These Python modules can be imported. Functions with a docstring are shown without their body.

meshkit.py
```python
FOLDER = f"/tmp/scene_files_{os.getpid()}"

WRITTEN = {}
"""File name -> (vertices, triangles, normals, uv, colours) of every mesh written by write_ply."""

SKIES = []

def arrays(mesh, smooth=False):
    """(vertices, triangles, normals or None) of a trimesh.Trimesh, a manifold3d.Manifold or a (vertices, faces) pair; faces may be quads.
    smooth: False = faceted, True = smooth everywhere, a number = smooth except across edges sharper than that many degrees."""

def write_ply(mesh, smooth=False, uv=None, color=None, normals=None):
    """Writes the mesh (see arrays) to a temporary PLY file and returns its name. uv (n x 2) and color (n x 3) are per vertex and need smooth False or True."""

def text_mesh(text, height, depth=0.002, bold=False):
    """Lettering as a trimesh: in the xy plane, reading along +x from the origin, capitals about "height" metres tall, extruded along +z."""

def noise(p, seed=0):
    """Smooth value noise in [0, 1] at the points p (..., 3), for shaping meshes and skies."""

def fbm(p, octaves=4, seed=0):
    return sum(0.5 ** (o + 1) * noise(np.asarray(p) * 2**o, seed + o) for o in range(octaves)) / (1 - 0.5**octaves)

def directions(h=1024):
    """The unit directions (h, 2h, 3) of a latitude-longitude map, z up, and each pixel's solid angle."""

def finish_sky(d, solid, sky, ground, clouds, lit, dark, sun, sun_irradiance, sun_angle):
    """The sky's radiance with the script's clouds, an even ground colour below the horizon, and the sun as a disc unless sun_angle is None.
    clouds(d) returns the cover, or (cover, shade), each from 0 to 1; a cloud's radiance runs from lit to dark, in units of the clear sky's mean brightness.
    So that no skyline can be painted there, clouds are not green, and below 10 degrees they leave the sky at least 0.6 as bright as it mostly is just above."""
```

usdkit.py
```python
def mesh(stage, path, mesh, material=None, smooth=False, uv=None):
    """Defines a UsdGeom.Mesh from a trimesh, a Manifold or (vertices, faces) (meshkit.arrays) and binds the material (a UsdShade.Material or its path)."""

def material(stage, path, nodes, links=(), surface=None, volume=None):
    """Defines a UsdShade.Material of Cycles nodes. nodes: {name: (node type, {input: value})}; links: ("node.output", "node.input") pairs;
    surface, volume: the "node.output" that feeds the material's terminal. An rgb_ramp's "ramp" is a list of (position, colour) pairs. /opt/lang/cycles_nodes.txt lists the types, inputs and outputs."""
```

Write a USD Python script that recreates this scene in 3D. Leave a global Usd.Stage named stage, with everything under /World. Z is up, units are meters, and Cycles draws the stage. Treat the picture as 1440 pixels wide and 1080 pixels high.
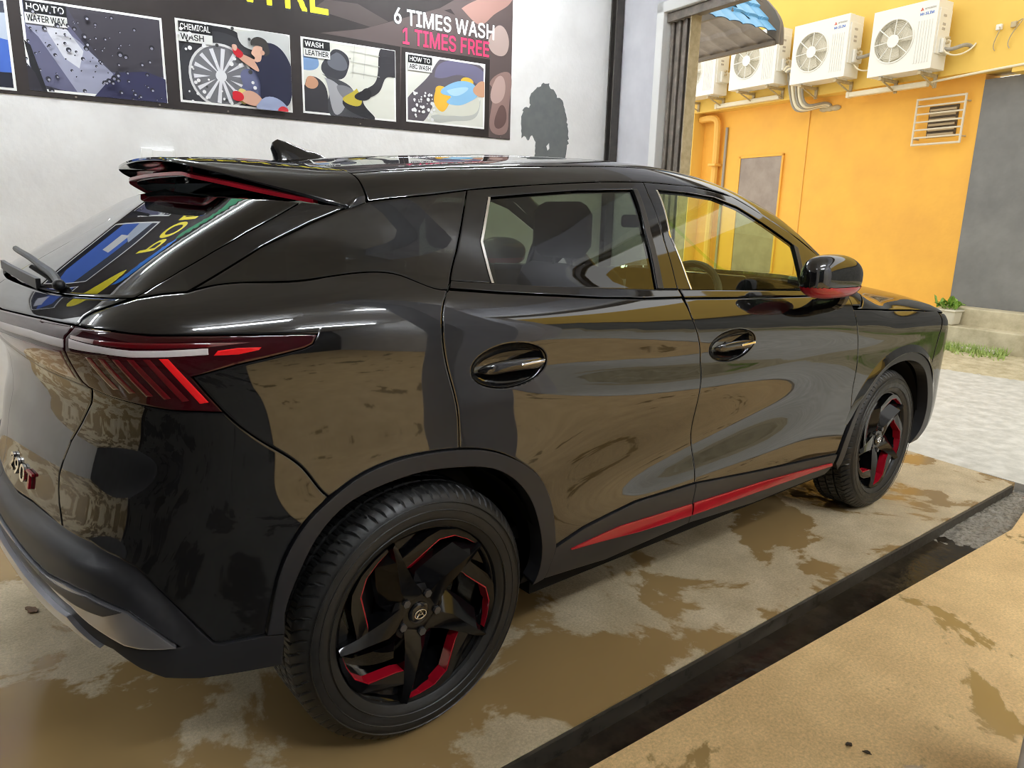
import math, random
import numpy as np, trimesh, shapely
from shapely.geometry import Polygon, LineString, Point
from shapely.ops import unary_union
from scipy.spatial import Delaunay
from scipy.interpolate import PchipInterpolator as PC
from scipy.ndimage import gaussian_filter1d as GF
import usdkit, meshkit
from pxr import Usd, UsdGeom, UsdLux, UsdShade, Gf, Sdf, Vt

stage = Usd.Stage.CreateInMemory()
UsdGeom.SetStageUpAxis(stage, 'Z'); UsdGeom.SetStageMetersPerUnit(stage, 1.0)
UsdGeom.Xform.Define(stage, '/World'); UsdGeom.Scope.Define(stage, '/World/Looks')
rng = np.random.default_rng(7)

# ------------------------------------------------------------------ camera, sky, lights, exposure
CAM_POS = (-0.89593361, -2.31074006, 1.34967030)
CAM_YAW, CAM_PITCH, CAM_ROLL, CAM_F = 0.87862198, 0.22542192, 0.02510256, 1003.787
EXPOSURE = 0.0
SKY = 0.60
TUBE = 135.0
def camera():
    cy, sy, cp, sp = math.cos(CAM_YAW), math.sin(CAM_YAW), math.cos(CAM_PITCH), math.sin(CAM_PITCH)
    f = np.array([cy*cp, sy*cp, -sp]); r = np.array([sy, -cy, 0]); u = np.cross(r, f)
    c, s = math.cos(CAM_ROLL), math.sin(CAM_ROLL)
    r, u = c*r + s*u, -s*r + c*u
    cam = UsdGeom.Camera.Define(stage, '/World/camera')
    m = np.eye(4); m[0, :3], m[1, :3], m[2, :3], m[3, :3] = r, u, -f, CAM_POS
    cam.AddTransformOp().Set(Gf.Matrix4d(*m.ravel().tolist()))
    cam.CreateHorizontalApertureAttr(36.0); cam.CreateVerticalApertureAttr(27.0)
    cam.CreateFocalLengthAttr(36.0*CAM_F/1440); cam.CreateClippingRangeAttr(Gf.Vec2f(0.05, 500))
    cam.CreateExposureAttr(EXPOSURE)
camera()
sky = UsdLux.DomeLight.Define(stage, '/World/sky'); sky.CreateIntensityAttr(SKY); sky.CreateColorAttr(Gf.Vec3f(1.0, 0.985, 0.94))

# ------------------------------------------------------------------ helpers
COUNT = {}
def number(parent, name):
    k = (parent, name); n = COUNT.get(k, -1) + 1; COUNT[k] = n
    return name if n == 0 else f'{name}_{n:03d}'
def path_of(parent): return '/World' if parent is None else (parent if isinstance(parent, str) else str(parent.GetPath()))
def tag(prim, label=None, cat=None, group=None, kind=None):
    prim = prim.GetPrim() if hasattr(prim, 'GetPrim') else prim
    for k, v in (('label', label), ('category', cat), ('group', group), ('kind', kind)):
        if v: prim.SetCustomDataByKey(k, v)
    return prim
def thing(name, label, cat, loc=(0, 0, 0), rz=0.0, group=None):
    x = UsdGeom.Xform.Define(stage, '/World/' + number('/World', name))
    x.AddTranslateOp().Set(Gf.Vec3d(*map(float, loc))); x.AddRotateZOp().Set(float(rz))
    return tag(x, label, cat, group)
def obj(name, mesh, mat, parent=None, smooth=35, label=None):
    pp = path_of(parent)
    m = usdkit.mesh(stage, pp + '/' + number(pp, name), mesh, '/World/Looks/' + mat, smooth=smooth)
    if label: tag(m, label)
    return m.GetPrim()
def obj_n(name, v, f, n, mat, parent=None, color=None, label=None):
    pp = path_of(parent); path = pp + '/' + number(pp, name)
    m = UsdGeom.Mesh.Define(stage, path)
    m.CreatePointsAttr(Vt.Vec3fArray.FromNumpy(np.asarray(v, np.float32)))
    m.CreateFaceVertexCountsAttr(Vt.IntArray.FromNumpy(np.full(len(f), 3, np.int32)))
    m.CreateFaceVertexIndicesAttr(Vt.IntArray.FromNumpy(np.asarray(f, np.int32).ravel()))
    m.CreateSubdivisionSchemeAttr('none')
    if n is not None:
        m.CreateNormalsAttr(Vt.Vec3fArray.FromNumpy(np.asarray(n, np.float32))); m.SetNormalsInterpolation('vertex')
    if color is not None:
        UsdGeom.PrimvarsAPI(m).CreatePrimvar('print_color', Sdf.ValueTypeNames.Color3fArray, 'vertex').Set(Vt.Vec3fArray.FromNumpy(np.asarray(color, np.float32)))
    UsdShade.MaterialBindingAPI.Apply(m.GetPrim()).Bind(UsdShade.Material.Get(stage, '/World/Looks/' + mat))
    if label: tag(m, label)
    return m.GetPrim()
cat_ = trimesh.util.concatenate
def box(x0, x1, y0, y1, z0, z1):
    b = trimesh.creation.box((abs(x1-x0), abs(y1-y0), abs(z1-z0))); b.apply_translation(((x0+x1)/2, (y0+y1)/2, (z0+z1)/2)); return b
def rbox(x0, x1, y0, y1, z0, z1, r=.01, seg=3):
    import manifold3d as m3
    s = m3.Manifold.sphere(r, 8*max(1, seg//2))
    pts = [s.translate((x, y, z)) for x in (x0+r, x1-r) for y in (y0+r, y1-r) for z in (z0+r, z1-r)]
    h = m3.Manifold.batch_hull(pts).to_mesh()
    return trimesh.Trimesh(h.vert_properties[:, :3], h.tri_verts, process=False)
def extr(pts, d, z0=0.0):
    p = pts if isinstance(pts, shapely.Geometry) else Polygon(pts)
    if not p.is_valid: p = p.buffer(0)
    ms = [trimesh.creation.extrude_polygon(g, d, engine='earcut') for g in getattr(p, 'geoms', [p]) if g.area > 1e-9]
    m = cat_(ms); m.apply_translation((0, 0, z0)); return m
def tube(pts, r, sides=8, closed=False):
    p = np.asarray(pts, float); n = len(p)
    rr = np.broadcast_to(np.asarray(r, float), (n,))
    t = (np.roll(p, -1, 0) - np.roll(p, 1, 0)) if closed else np.gradient(p, axis=0)
    t /= np.linalg.norm(t, axis=1, keepdims=True) + 1e-12
    a = np.array([0, 0, 1.]) if abs(t[0, 2]) < .9 else np.array([1., 0, 0]); A = []
    for k in range(n):
        a = a - t[k]*(a@t[k]); a /= np.linalg.norm(a) + 1e-12; A.append(a)
    A = np.array(A); B = np.cross(t, A); ang = np.arange(sides)*2*np.pi/sides
    v = (p[:, None] + rr[:, None, None]*(np.cos(ang)[None, :, None]*A[:, None] + np.sin(ang)[None, :, None]*B[:, None])).reshape(-1, 3)
    F_ = []
    for i in range(n if closed else n-1):
        j = (i+1) % n
        for k in range(sides):
            l = (k+1) % sides; F_ += [(i*sides+k, i*sides+l, j*sides+l), (i*sides+k, j*sides+l, j*sides+k)]
    v = list(v)
    if not closed:
        for i, flip in ((0, 1), (n-1, 0)):
            c = len(v); v.append(p[i])
            for k in range(sides):
                l = (k+1) % sides; F_.append((c, i*sides+l, i*sides+k) if flip else (c, i*sides+k, i*sides+l))
    return trimesh.Trimesh(np.array(v), np.array(F_), process=False)
def spline(pts, n=40):
    p = np.asarray(pts, float); t = np.r_[0, np.cumsum(np.linalg.norm(np.diff(p, axis=0), axis=1))]
    from scipy.interpolate import CubicSpline
    return CubicSpline(t, p)(np.linspace(0, t[-1], n))
def lathe(prof, n=64, axis='y'):
    prof = np.asarray(prof, float); a = np.linspace(0, 2*np.pi, n, endpoint=False); k = len(prof)
    r, h = prof[:, 0], prof[:, 1]
    v = np.stack([r[None]*np.cos(a)[:, None], np.broadcast_to(h, (n, k)), r[None]*np.sin(a)[:, None]], -1).reshape(-1, 3)
    if axis == 'z': v = v[:, [0, 2, 1]]
    i, j = np.meshgrid(np.arange(n), np.arange(k-1), indexing='ij'); ii = (i+1) % n
    q = np.stack([i*k+j, i*k+j+1, ii*k+j+1, ii*k+j], -1).reshape(-1, 4)
    if axis == 'z': q = q[:, ::-1]
    return trimesh.Trimesh(v, np.vstack([q[:, [0, 1, 2]], q[:, [0, 2, 3]]]), process=False)
def moved(m, loc=(0, 0, 0), M=None):
    m = m.copy()
    if M is not None: m.vertices = m.vertices @ np.asarray(M, float).T
    m.apply_translation(loc); return m
def mirror_y(m):
    m = m.copy(); m.vertices = m.vertices*np.array([1, -1, 1]); m.faces = m.faces[:, ::-1]; return m

# ------------------------------------------------------------------ materials
def mat(name, col, rough=.5, metal=0., spec=.5, ior=1.5, **kw):
    usdkit.material(stage, '/World/Looks/'+name, {'p': ('principled_bsdf', dict(base_color=col, roughness=rough, metallic=metal, ior=ior, specular_ior_level=spec, **kw))}, surface='p.BSDF')
def nmat(name, c1, c2, scale=6., rough=(.5, .7), lo=.35, hi=.65, detail=6, bump=0., bscale=60., bdist=.01, metal=0., **kw):
    nodes = {'g': ('geometry', {}), 'n': ('noise_texture', dict(scale=scale, detail=float(detail), roughness=.6)),
             'c': ('rgb_ramp', {'ramp': [(lo, c1), (hi, c2)]}), 'm': ('map_range', dict(from_min=lo, from_max=hi, to_min=rough[0], to_max=rough[1], clamp=True)),
             'p': ('principled_bsdf', dict(metallic=metal, **kw))}
    links = [('g.position', 'n.vector'), ('n.fac', 'c.fac'), ('c.color', 'p.base_color'), ('n.fac', 'm.value'), ('m.result', 'p.roughness')]
    if bump:
        nodes['bn'] = ('noise_texture', dict(scale=bscale, detail=4.)); nodes['b'] = ('bump', dict(strength=bump, distance=bdist))
        links += [('g.position', 'bn.vector'), ('bn.fac', 'b.height'), ('b.normal', 'p.normal')]
    usdkit.material(stage, '/World/Looks/'+name, nodes, links, surface='p.BSDF')
def floor_mat(name, dry1, dry2, wet, wetlo, wethi, wscale, wr=.08, dr=.55):
    nodes = {'g': ('geometry', {}),
      'n': ('noise_texture', dict(scale=5., detail=10., roughness=.65)), 'c': ('rgb_ramp', {'ramp': [(.33, dry1), (.66, dry2)]}),
      'f': ('noise_texture', dict(scale=110., detail=6., roughness=.75)), 'fr': ('map_range', dict(from_min=.3, from_max=.7, to_min=.70, to_max=1.25)),
      'mul': ('mix', dict(mix_type='multiply', fac=1.0)), 'fc': ('combine_color', {}),
      'wn': ('noise_texture', dict(scale=wscale, detail=9., roughness=.62, distortion=.35)), 'wm': ('map_range', dict(from_min=wetlo, from_max=wethi, to_min=1., to_max=0., clamp=True)),
      'mx': ('mix', dict(color2=wet)), 'r': ('map_range', dict(from_min=0., from_max=1., to_min=dr, to_max=wr)),
      'bn': ('noise_texture', dict(scale=140., detail=5., roughness=.7)), 'bs': ('map_range', dict(from_min=0., from_max=1., to_min=.5, to_max=.04)), 'b': ('bump', dict(distance=.004)),
      'p': ('principled_bsdf', dict(ior=1.4))}
    links = [('g.position', 'n.vector'), ('g.position', 'wn.vector'), ('g.position', 'f.vector'), ('g.position', 'bn.vector'), ('n.fac', 'c.fac'), ('f.fac', 'fr.value'),
      ('fr.result', 'fc.r'), ('fr.result', 'fc.g'), ('fr.result', 'fc.b'), ('c.color', 'mul.color1'), ('fc.color', 'mul.color2'),
      ('wn.fac', 'wm.value'), ('wm.result', 'mx.fac'), ('mul.color', 'mx.color1'), ('mx.color', 'p.base_color'), ('wm.result', 'r.value'), ('r.result', 'p.roughness'),
      ('wm.result', 'bs.value'), ('bs.result', 'b.strength'), ('bn.fac', 'b.height'), ('b.normal', 'p.normal')]
    usdkit.material(stage, '/World/Looks/'+name, nodes, links, surface='p.BSDF')
def pane(name, tint, refl=1.0, ior=1.5):
    usdkit.material(stage, '/World/Looks/'+name, {'g': ('geometry', {}), 'io': ('math', dict(math_type='multiply_add', value2=1/ior-ior, value3=ior)), 'fr': ('fresnel', {}), 't': ('transparent_bsdf', dict(color=tint)),
        'gl': ('glossy_bsdf', dict(color=(refl,)*3, roughness=.01)), 'm': ('mix_closure', {})},
        [('g.backfacing', 'io.value1'), ('io.value', 'fr.IOR'), ('fr.fac', 'm.fac'), ('t.BSDF', 'm.closure1'), ('gl.BSDF', 'm.closure2')], surface='m.closure')

mat('car_paint', (.0045, .0045, .005), .03, ior=1.86)
mat('gloss_black', (.006, .006, .0065), .04, ior=1.7)
mat('matte_plastic', (.017, .017, .019), .42, ior=1.45)
mat('inner_black', (.004, .004, .004), .8, spec=.2)
mat('rubber_trim', (.008, .008, .009), .45)
mat('red_paint', (.38, .006, .018), .12, ior=1.6)
mat('silver_trim', (.60, .60, .64), .30, metal=.9)
mat('chrome', (.85, .84, .82), .06, metal=1.)
mat('lamp_red', (.13, .002, .005), .05, ior=1.6, coat_weight=1.)
mat('lamp_bright_red', (.75, .012, .015), .15, emission_color=(1., .02, .02), emission_strength=.12)
mat('lamp_dark', (.035, .001, .003), .03, ior=1.6)
mat('lamp_white', (.75, .70, .70), .12, ior=1.5)
pane('glass_clear', (.90, 1.0, .72), 1.0, 1.33)
pane('glass_tint', (.16, .18, .16), 1.0, 1.55)
pane('glass_dark', (.03, .035, .04), 1.0, 1.8)
nmat('tyre_rubber', (.007, .007, .007), (.013, .013, .0125), 40., (.38, .55))
mat('wheel_black', (.004, .004, .0045), .10, ior=1.42)
mat('brake_metal', (.10, .10, .105), .4, metal=.7)
mat('seat_cloth', (.035, .034, .033), .7)
mat('dash_plastic', (.16, .165, .17), .6)
nmat('wall_white', (.76, .75, .73), (.85, .845, .83), 2.5, (.55, .75), bump=.25, bscale=25., bdist=.01)
nmat('pier_paint', (.62, .62, .66), (.70, .70, .74), 4., (.6, .8), bump=.15, bscale=30.)
mat('white_paint', (.86, .86, .84), .5)
nmat('patch_grey', (.115, .125, .125), (.15, .16, .155), 12., (.6, .8))
nmat('banner_print', (.020, .015, .014), (.030, .023, .021), 3., (.5, .58), specular_ior_level=.3)
usdkit.material(stage, '/World/Looks/printed', {'a': ('attribute', dict(attribute='print_color')), 'p': ('principled_bsdf', dict(roughness=.5, specular_ior_level=.3))}, [('a.color', 'p.base_color')], surface='p.BSDF')
nmat('steel_dark', (.035, .030, .027), (.06, .052, .045), 15., (.45, .6))
nmat('wall_unlit', (.035, .035, .038), (.06, .06, .063), 3., (.5, .6))  # dark base puts the unlit depth of the garage into the wall colour
nmat('gate_brown', (.14, .12, .10), (.24, .205, .17), 14., (.5, .7))
nmat('ceiling_paint', (.66, .66, .66), (.74, .74, .74), 2., (.7, .8))
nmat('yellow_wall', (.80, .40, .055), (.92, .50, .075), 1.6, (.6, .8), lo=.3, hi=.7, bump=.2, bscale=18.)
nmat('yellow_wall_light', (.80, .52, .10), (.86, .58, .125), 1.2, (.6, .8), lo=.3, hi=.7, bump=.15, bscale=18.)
nmat('grey_wall', (.155, .155, .15), (.235, .235, .225), 2.2, (.6, .8), lo=.3, hi=.7, bump=.3, bscale=10.)
nmat('plinth_concrete', (.42, .37, .24), (.62, .56, .40), 5., (.7, .85), bump=.3, bscale=30.)
nmat('road_surface', (.50, .495, .45), (.68, .67, .62), 9., (.5, .7), bump=.2, bscale=90., detail=10)
nmat('dirt_verge', (.42, .36, .22), (.62, .55, .38), 7., (.8, .9), bump=.5, bscale=60.)
mat('ac_white', (.80, .79, .72), .4); mat('ac_grille', (.62, .58, .47), .5); mat('ac_inside', (.86, .81, .67), .7); mat('ac_fan', (.84, .79, .65), .5)
mat('logo_red', (.60, .10, .05), .5); mat('logo_blue', (.08, .18, .55), .5); mat('logo_grey', (.45, .42, .38), .5)
nmat('bracket_metal', (.42, .33, .18), (.55, .45, .27), 20., (.5, .7)); mat('pipe_grey', (.34, .31, .25), .6); mat('pipe_white', (.80, .72, .52), .5); mat('pipe_yellow', (.82, .46, .09), .6)
nmat('door_metal', (.26, .205, .165), (.34, .28, .23), 5., (.45, .6))
mat('grille_white', (.72, .64, .48), .5); mat('grille_dark', (.10, .07, .035), .7); mat('louvre_tan', (.48, .36, .20), .6)
mat('awning_blue', (.16, .42, .68), .4); nmat('awning_under', (.26, .22, .185), (.36, .31, .26), 6., (.6, .7)); mat('awning_frame', (.20, .165, .125), .6)
mat('pot_white', (.66, .62, .50), .6); nmat('leaf_green', (.14, .30, .04), (.32, .50, .08), 60., (.5, .6)); nmat('grass_green', (.24, .38, .09), (.50, .60, .20), 50., (.6, .7)); nmat('rubble', (.45, .40, .33), (.65, .60, .55), 30., (.7, .8))
nmat('leaf_brown', (.10, .05, .02), (.18, .09, .04), 80., (.6, .7))
mat('soil', (.05, .035, .02), .9)
mat('text_yellow', (.85, .72, .02), .45); mat('text_white', (.85, .85, .82), .45); mat('text_pink', (.72, .04, .13), .45); mat('text_black', (.015, .015, .015), .45); mat('text_green', (.03, .22, .10), .45); mat('text_blue', (.05, .2, .55), .45)
mat('tube_glow', (1, 1, 1), .5, emission_color=(.90, .95, 1.0), emission_strength=TUBE); mat('fixture_white', (.8, .8, .8), .5)
nmat('drain_wet', (.012, .009, .006), (.034, .025, .016), 9., (.06, .22), bump=.15, bscale=40., specular_ior_level=.22)
nmat('drain_side', (.022, .018, .013), (.06, .05, .036), 20., (.3, .6)); nmat('drain_gravel', (.12, .11, .09), (.30, .28, .24), 60., (.15, .5), bump=.5, bscale=120.)
floor_mat('floor_left', (.44, .355, .22), (.64, .53, .355), (.34, .225, .095), .48, .515, 1.7)
floor_mat('floor_back_shaded', (.06, .055, .045), (.09, .082, .068), (.03, .027, .022), .45, .5, 1.5)  # near-black base: shade on the rear floor put into its colour
floor_mat('floor_right', (.68, .465, .215), (.84, .59, .285), (.36, .235, .09), .375, .405, 2.6)

# ------------------------------------------------------------------ the building frame: u along the front wall (to the left), v out through the opening
OX, OY = 3.7, -0.9
T8, E8 = np.array([math.cos(math.radians(82)), math.sin(math.radians(82)), 0]), np.array([math.cos(math.radians(-8)), math.sin(math.radians(-8)), 0])
def BW(u, v, z): return np.array([OX, OY, 0.]) + np.asarray(u)[..., None]*T8 + np.asarray(v)[..., None]*E8 + np.asarray(z)[..., None]*np.array([0, 0, 1.])
def inb(m):                       # a mesh given in (v, u, z) goes to the world
    m = m.copy(); q = m.vertices; m.vertices = BW(q[:, 1], q[:, 0], q[:, 2]); return m
def vb(v0, v1, u0, u1, z0, z1): return inb(box(v0, v1, u0, u1, z0, z1))
def vrb(v0, v1, u0, u1, z0, z1, r=.01): return inb(rbox(v0, v1, u0, u1, z0, z1, r))
def vtube(pts, r, sides=8): return tube(BW(*np.asarray(pts, float)[:, [1, 0, 2]].T), r, sides)     # points as (v, u, z)
def struct(name, mesh, m, parent=None, smooth=35, label=None):
    o = obj(name, mesh, m, parent, smooth, label)
    if parent is None: tag(o, kind='structure')
    return o
def xfstruct(name, kind='structure'):
    x = UsdGeom.Xform.Define(stage, '/World/' + number('/World', name)); tag(x, kind=kind); return x
LWU = 3.42
def lw(s, z): return -4.355 + (s + 4.685)*.941, 1.35 + (z - 1.35)*.941
def on_left(m, v0, z0, gap=0.):           # xy art laid on the left wall: x runs towards the opening, y is up, z comes off the wall
    m = m.copy(); q = m.vertices; m.vertices = BW(LWU - gap - q[:, 2], v0 + q[:, 0], z0 + q[:, 1]); return m
def on_face(m, vf, u0, z0):               # xy art on a face that looks back at the garage: x runs right (towards -u)
    m = m.copy(); q = m.vertices; m.vertices = BW(u0 - q[:, 0], vf - q[:, 2], z0 + q[:, 1]); return m

# ground: garage slabs, drain, road
def wpoly(pts, z0, z1):
    return extr(pts, z1 - z0, z0)
PA = BW(*np.array([[LWU, .03, 0]]).T)[0][:2]
EDGE_L = np.array([3.655, -1.21])
LD = lambda x: -1.117 - (x - .079)*.0262
RD = lambda x: -1.243 - (x - 0.)*.0597
bl = BW(np.array([LWU]), np.array([-10.]), np.array([0.]))[0][:2]
fl_left = struct('floor', wpoly([tuple(bl), (bl[0], LD(bl[0])), (3.655, LD(3.655)), tuple(BW(*np.array([[.4, .03, 0]]).T)[0][:2]), tuple(PA)], -.25, 0), 'floor_left')
rr = BW(*np.array([[-8., .03, 0]]).T)[0][:2]; rb = BW(*np.array([[-8., -10., 0]]).T)[0][:2]
fl_right = struct('floor', wpoly([(3.575, RD(3.575) + .12), (2.9, RD(2.9)), (.06, -1.2466), (-.06, -4.5), (.3, -9.8), tuple(rr)], -.25, .0), 'floor_right')
struct('floor', wpoly([(.055, -1.2466), (0., -1.243), (bl[0], -1.21), tuple(rb), (.1, -12.), (.295, -9.8), (-.065, -4.5)], -.25, -.001), 'floor_back_shaded')  # unseen rear slab, split off to carry the painted shade
dc = xfstruct('drain_channel')
obj('channel_floor', wpoly([(bl[0], -1.6), (3.75, -1.6), (3.75, -1.0), (bl[0], -1.0)], -.25, -.055), 'drain_wet', dc)
xs = np.linspace(2.2, 3.6, 30); gp = [(x, LD(x) - .002) for x in xs] + [(x, RD(x) + .004 + (.12 if x > 3.5 else 0)) for x in xs[::-1]]
def bumpy(x0, x1, y0, y1, z, amp, n, seed, mask=None):
    gx, gy = np.meshgrid(np.linspace(x0, x1, n), np.linspace(y0, y1, max(6, int(n*(y1-y0)/(x1-x0)))), indexing='ij')
    h = meshkit.fbm(np.stack([gx*28, gy*28, gx*0+seed], -1), 4)
    zz = z + amp*(h - .5) + (mask(gx, gy) if mask else 0)
    k = gx.shape[1]; v = np.stack([gx, gy, zz], -1).reshape(-1, 3); i, j = np.meshgrid(np.arange(gx.shape[0]-1), np.arange(k-1), indexing='ij')
    q = np.stack([i*k+j, (i+1)*k+j, (i+1)*k+j+1, i*k+j+1], -1).reshape(-1, 4)
    return trimesh.Trimesh(v, np.vstack([q[:, [0, 1, 2]], q[:, [0, 2, 3]]]), process=False)
obj('gravel_bed', bumpy(2.05, 3.66, -1.5, -1.12, -.045, .022, 190, 3, lambda x, y: -.05*np.clip((2.75-x)/.5, 0, 1)), 'drain_gravel', dc, smooth=True, label='grey silted gravel at the outer end of the drain')
obj('channel_wall', cat_([wpoly([(bl[0], LD(bl[0])-.012), (3.6, LD(3.6)-.012), (3.6, LD(3.6)+.01), (bl[0], LD(bl[0])+.01)], -.2, -.004)]), 'drain_side', dc)
struct('road', vb(.03, 4.7, -14, 14, -.3, -.006), 'road_surface')
def wavy(v0, v1, u0, u1, z, amp, n, seed):
    m = bumpy(v0, v1, u0, u1, z, amp, n, seed); q = m.vertices; ed = np.clip((q[:, 0]-v0)/.35 + .9*(meshkit.noise(q*np.array([1.1, 1.1, 0]) + 5) - .5), 0, 1); q[:, 2] = -.02 + (q[:, 2]+.02)*ed; m.vertices = q; return inb(m)
struct('verge', wavy(2.9, 4.51, -5, 9, .012, .03, 110, 8), 'dirt_verge', smooth=True)

# garage shell
struct('wall_left', vb(-10, .03, LWU, LWU+.2, -.25, 4.0), 'wall_white')
struct('wall_right', vb(-10, .25, -8.2, -8.0, -.25, 4.0), 'wall_unlit')
struct('wall_back', vb(-10.2, -10, -8.2, LWU+.2, -.25, 4.0), 'wall_unlit')
struct('ceiling', vb(-10.2, .3, -8.2, LWU+.2, 3.75, 3.9), 'ceiling_paint')
fw = xfstruct('wall_front')
obj('pier', vb(.03, .25, 2.86, LWU+.2, -.25, 3.75), 'pier_paint', fw)
obj('reveal', vrb(-.02, .27, 2.775, 2.86, -.2, 3.12, .008), 'white_paint', fw)
obj('lintel', vb(.03, .25, -3.2, 2.86, 3.12, 3.75), 'pier_paint', fw); obj('lintel_edge', vrb(-.02, .27, -3.2, 2.86, 3.035, 3.12, .008), 'white_paint', fw)
obj('pier', vb(.03, .25, -4.0, -3.2, -.25, 3.75), 'pier_paint', fw)
obj('infill_wall', vb(.03, .25, -8.2, -4.0, -.25, 3.75), 'wall_white', fw)
# column whose corner shows at the lower right edge
ca = struct('column', rbox(.88, 1.2, -2.32, -1.985, -.1, 3.75, .01), 'pier_paint')
# paint missing from the left wall
PATCH = [(-1.076, 2.075), (-1.082, 2.258), (-1.06, 2.33), (-1.047, 2.352), (-1.01, 2.35), (-.986, 2.358), (-1.0, 2.41), (-.99, 2.467), (-.95, 2.50), (-.923, 2.534), (-.88, 2.545), (-.86, 2.575), (-.823, 2.574), (-.79, 2.575), (-.78, 2.53), (-.727, 2.525), (-.70, 2.47), (-.643, 2.454), (-.61, 2.38), (-.589, 2.334), (-.575, 2.25), (-.555, 2.178), (-.552, 2.096), (-.569, 1.99), (-.60, 1.82), (-.92, 1.82), (-.923, 1.918), (-.929, 2.074), (-.961, 2.115), (-.985, 2.10), (-.99, 2.07), (-1.014, 2.067), (-1.02, 2.09), (-1.05, 2.10)]
hole = Polygon([(-.80, 2.03), (-.77, 2.06), (-.765, 2.01), (-.785, 1.99)])
def ragged(poly, amp=.012, seed=1):
    out = []; r = np.random.default_rng(seed); L_ = poly.exterior.length
    for d in np.arange(0, L_, .02):
        q = poly.exterior.interpolate(d); out.append((q.x + r.normal()*amp*.35, q.y + r.normal()*amp*.35))
    return Polygon(out).buffer(0)
pp = ragged(Polygon([lw(*q) for q in PATCH])).difference(Polygon([lw(*q) for q in hole.exterior.coords]))
ps = obj('peeled_patch', on_left(extr(pp, .0015), 0, 0), 'patch_grey', '/World/wall_left', label='grey patch where the white paint has peeled')
# steel channel standing in the corner
chn = thing('corner_post', 'dark steel channel post running up the corner beside the white pier', 'post', BW(*np.array([[3.37, 0., 0]]).T)[0])
def rel(m, o): m = m.copy(); m.apply_translation(-np.asarray(o)); return m
o_ = BW(*np.array([[3.37, 0., 0]]).T)[0]
obj('web', rel(vb(-.01, .02, LWU-.09, LWU-.005, 0, 3.74), o_), 'steel_dark', chn); obj('flange', rel(vb(-.06, -.01, LWU-.09, LWU-.075, 0, 3.74), o_), 'steel_dark', chn); obj('flange', rel(vb(-.06, -.01, LWU-.02, LWU-.005, 0, 3.74), o_), 'steel_dark', chn)
# folding steel gate stacked against the jamb, with its top track
o_ = BW(*np.array([[2.63, .12, 0]]).T)[0]
gt = thing('folding_gate', 'brown folding steel gate stacked against the white door jamb', 'gate', o_)
for k in range(7):
    u0 = 2.765 - k*.038
    obj('slat', rel(vrb(.06 + .02*(k % 2), .10 + .02*(k % 2), u0-.034, u0, 0, 2.97, .006), o_), 'gate_brown', gt)
obj('end_post', rel(vrb(.03, .14, 2.765-6.6*.038-.012, 2.765-6.6*.038, 0, 2.98, .004), o_), 'bracket_metal', gt)
obj('top_track', rel(cat_([vb(.04, .15, -3.1, 2.77, 2.985, 3.03), vb(.02, .04, -3.1, 2.77, 2.965, 3.03)]), o_), 'gate_brown', gt)

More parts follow.
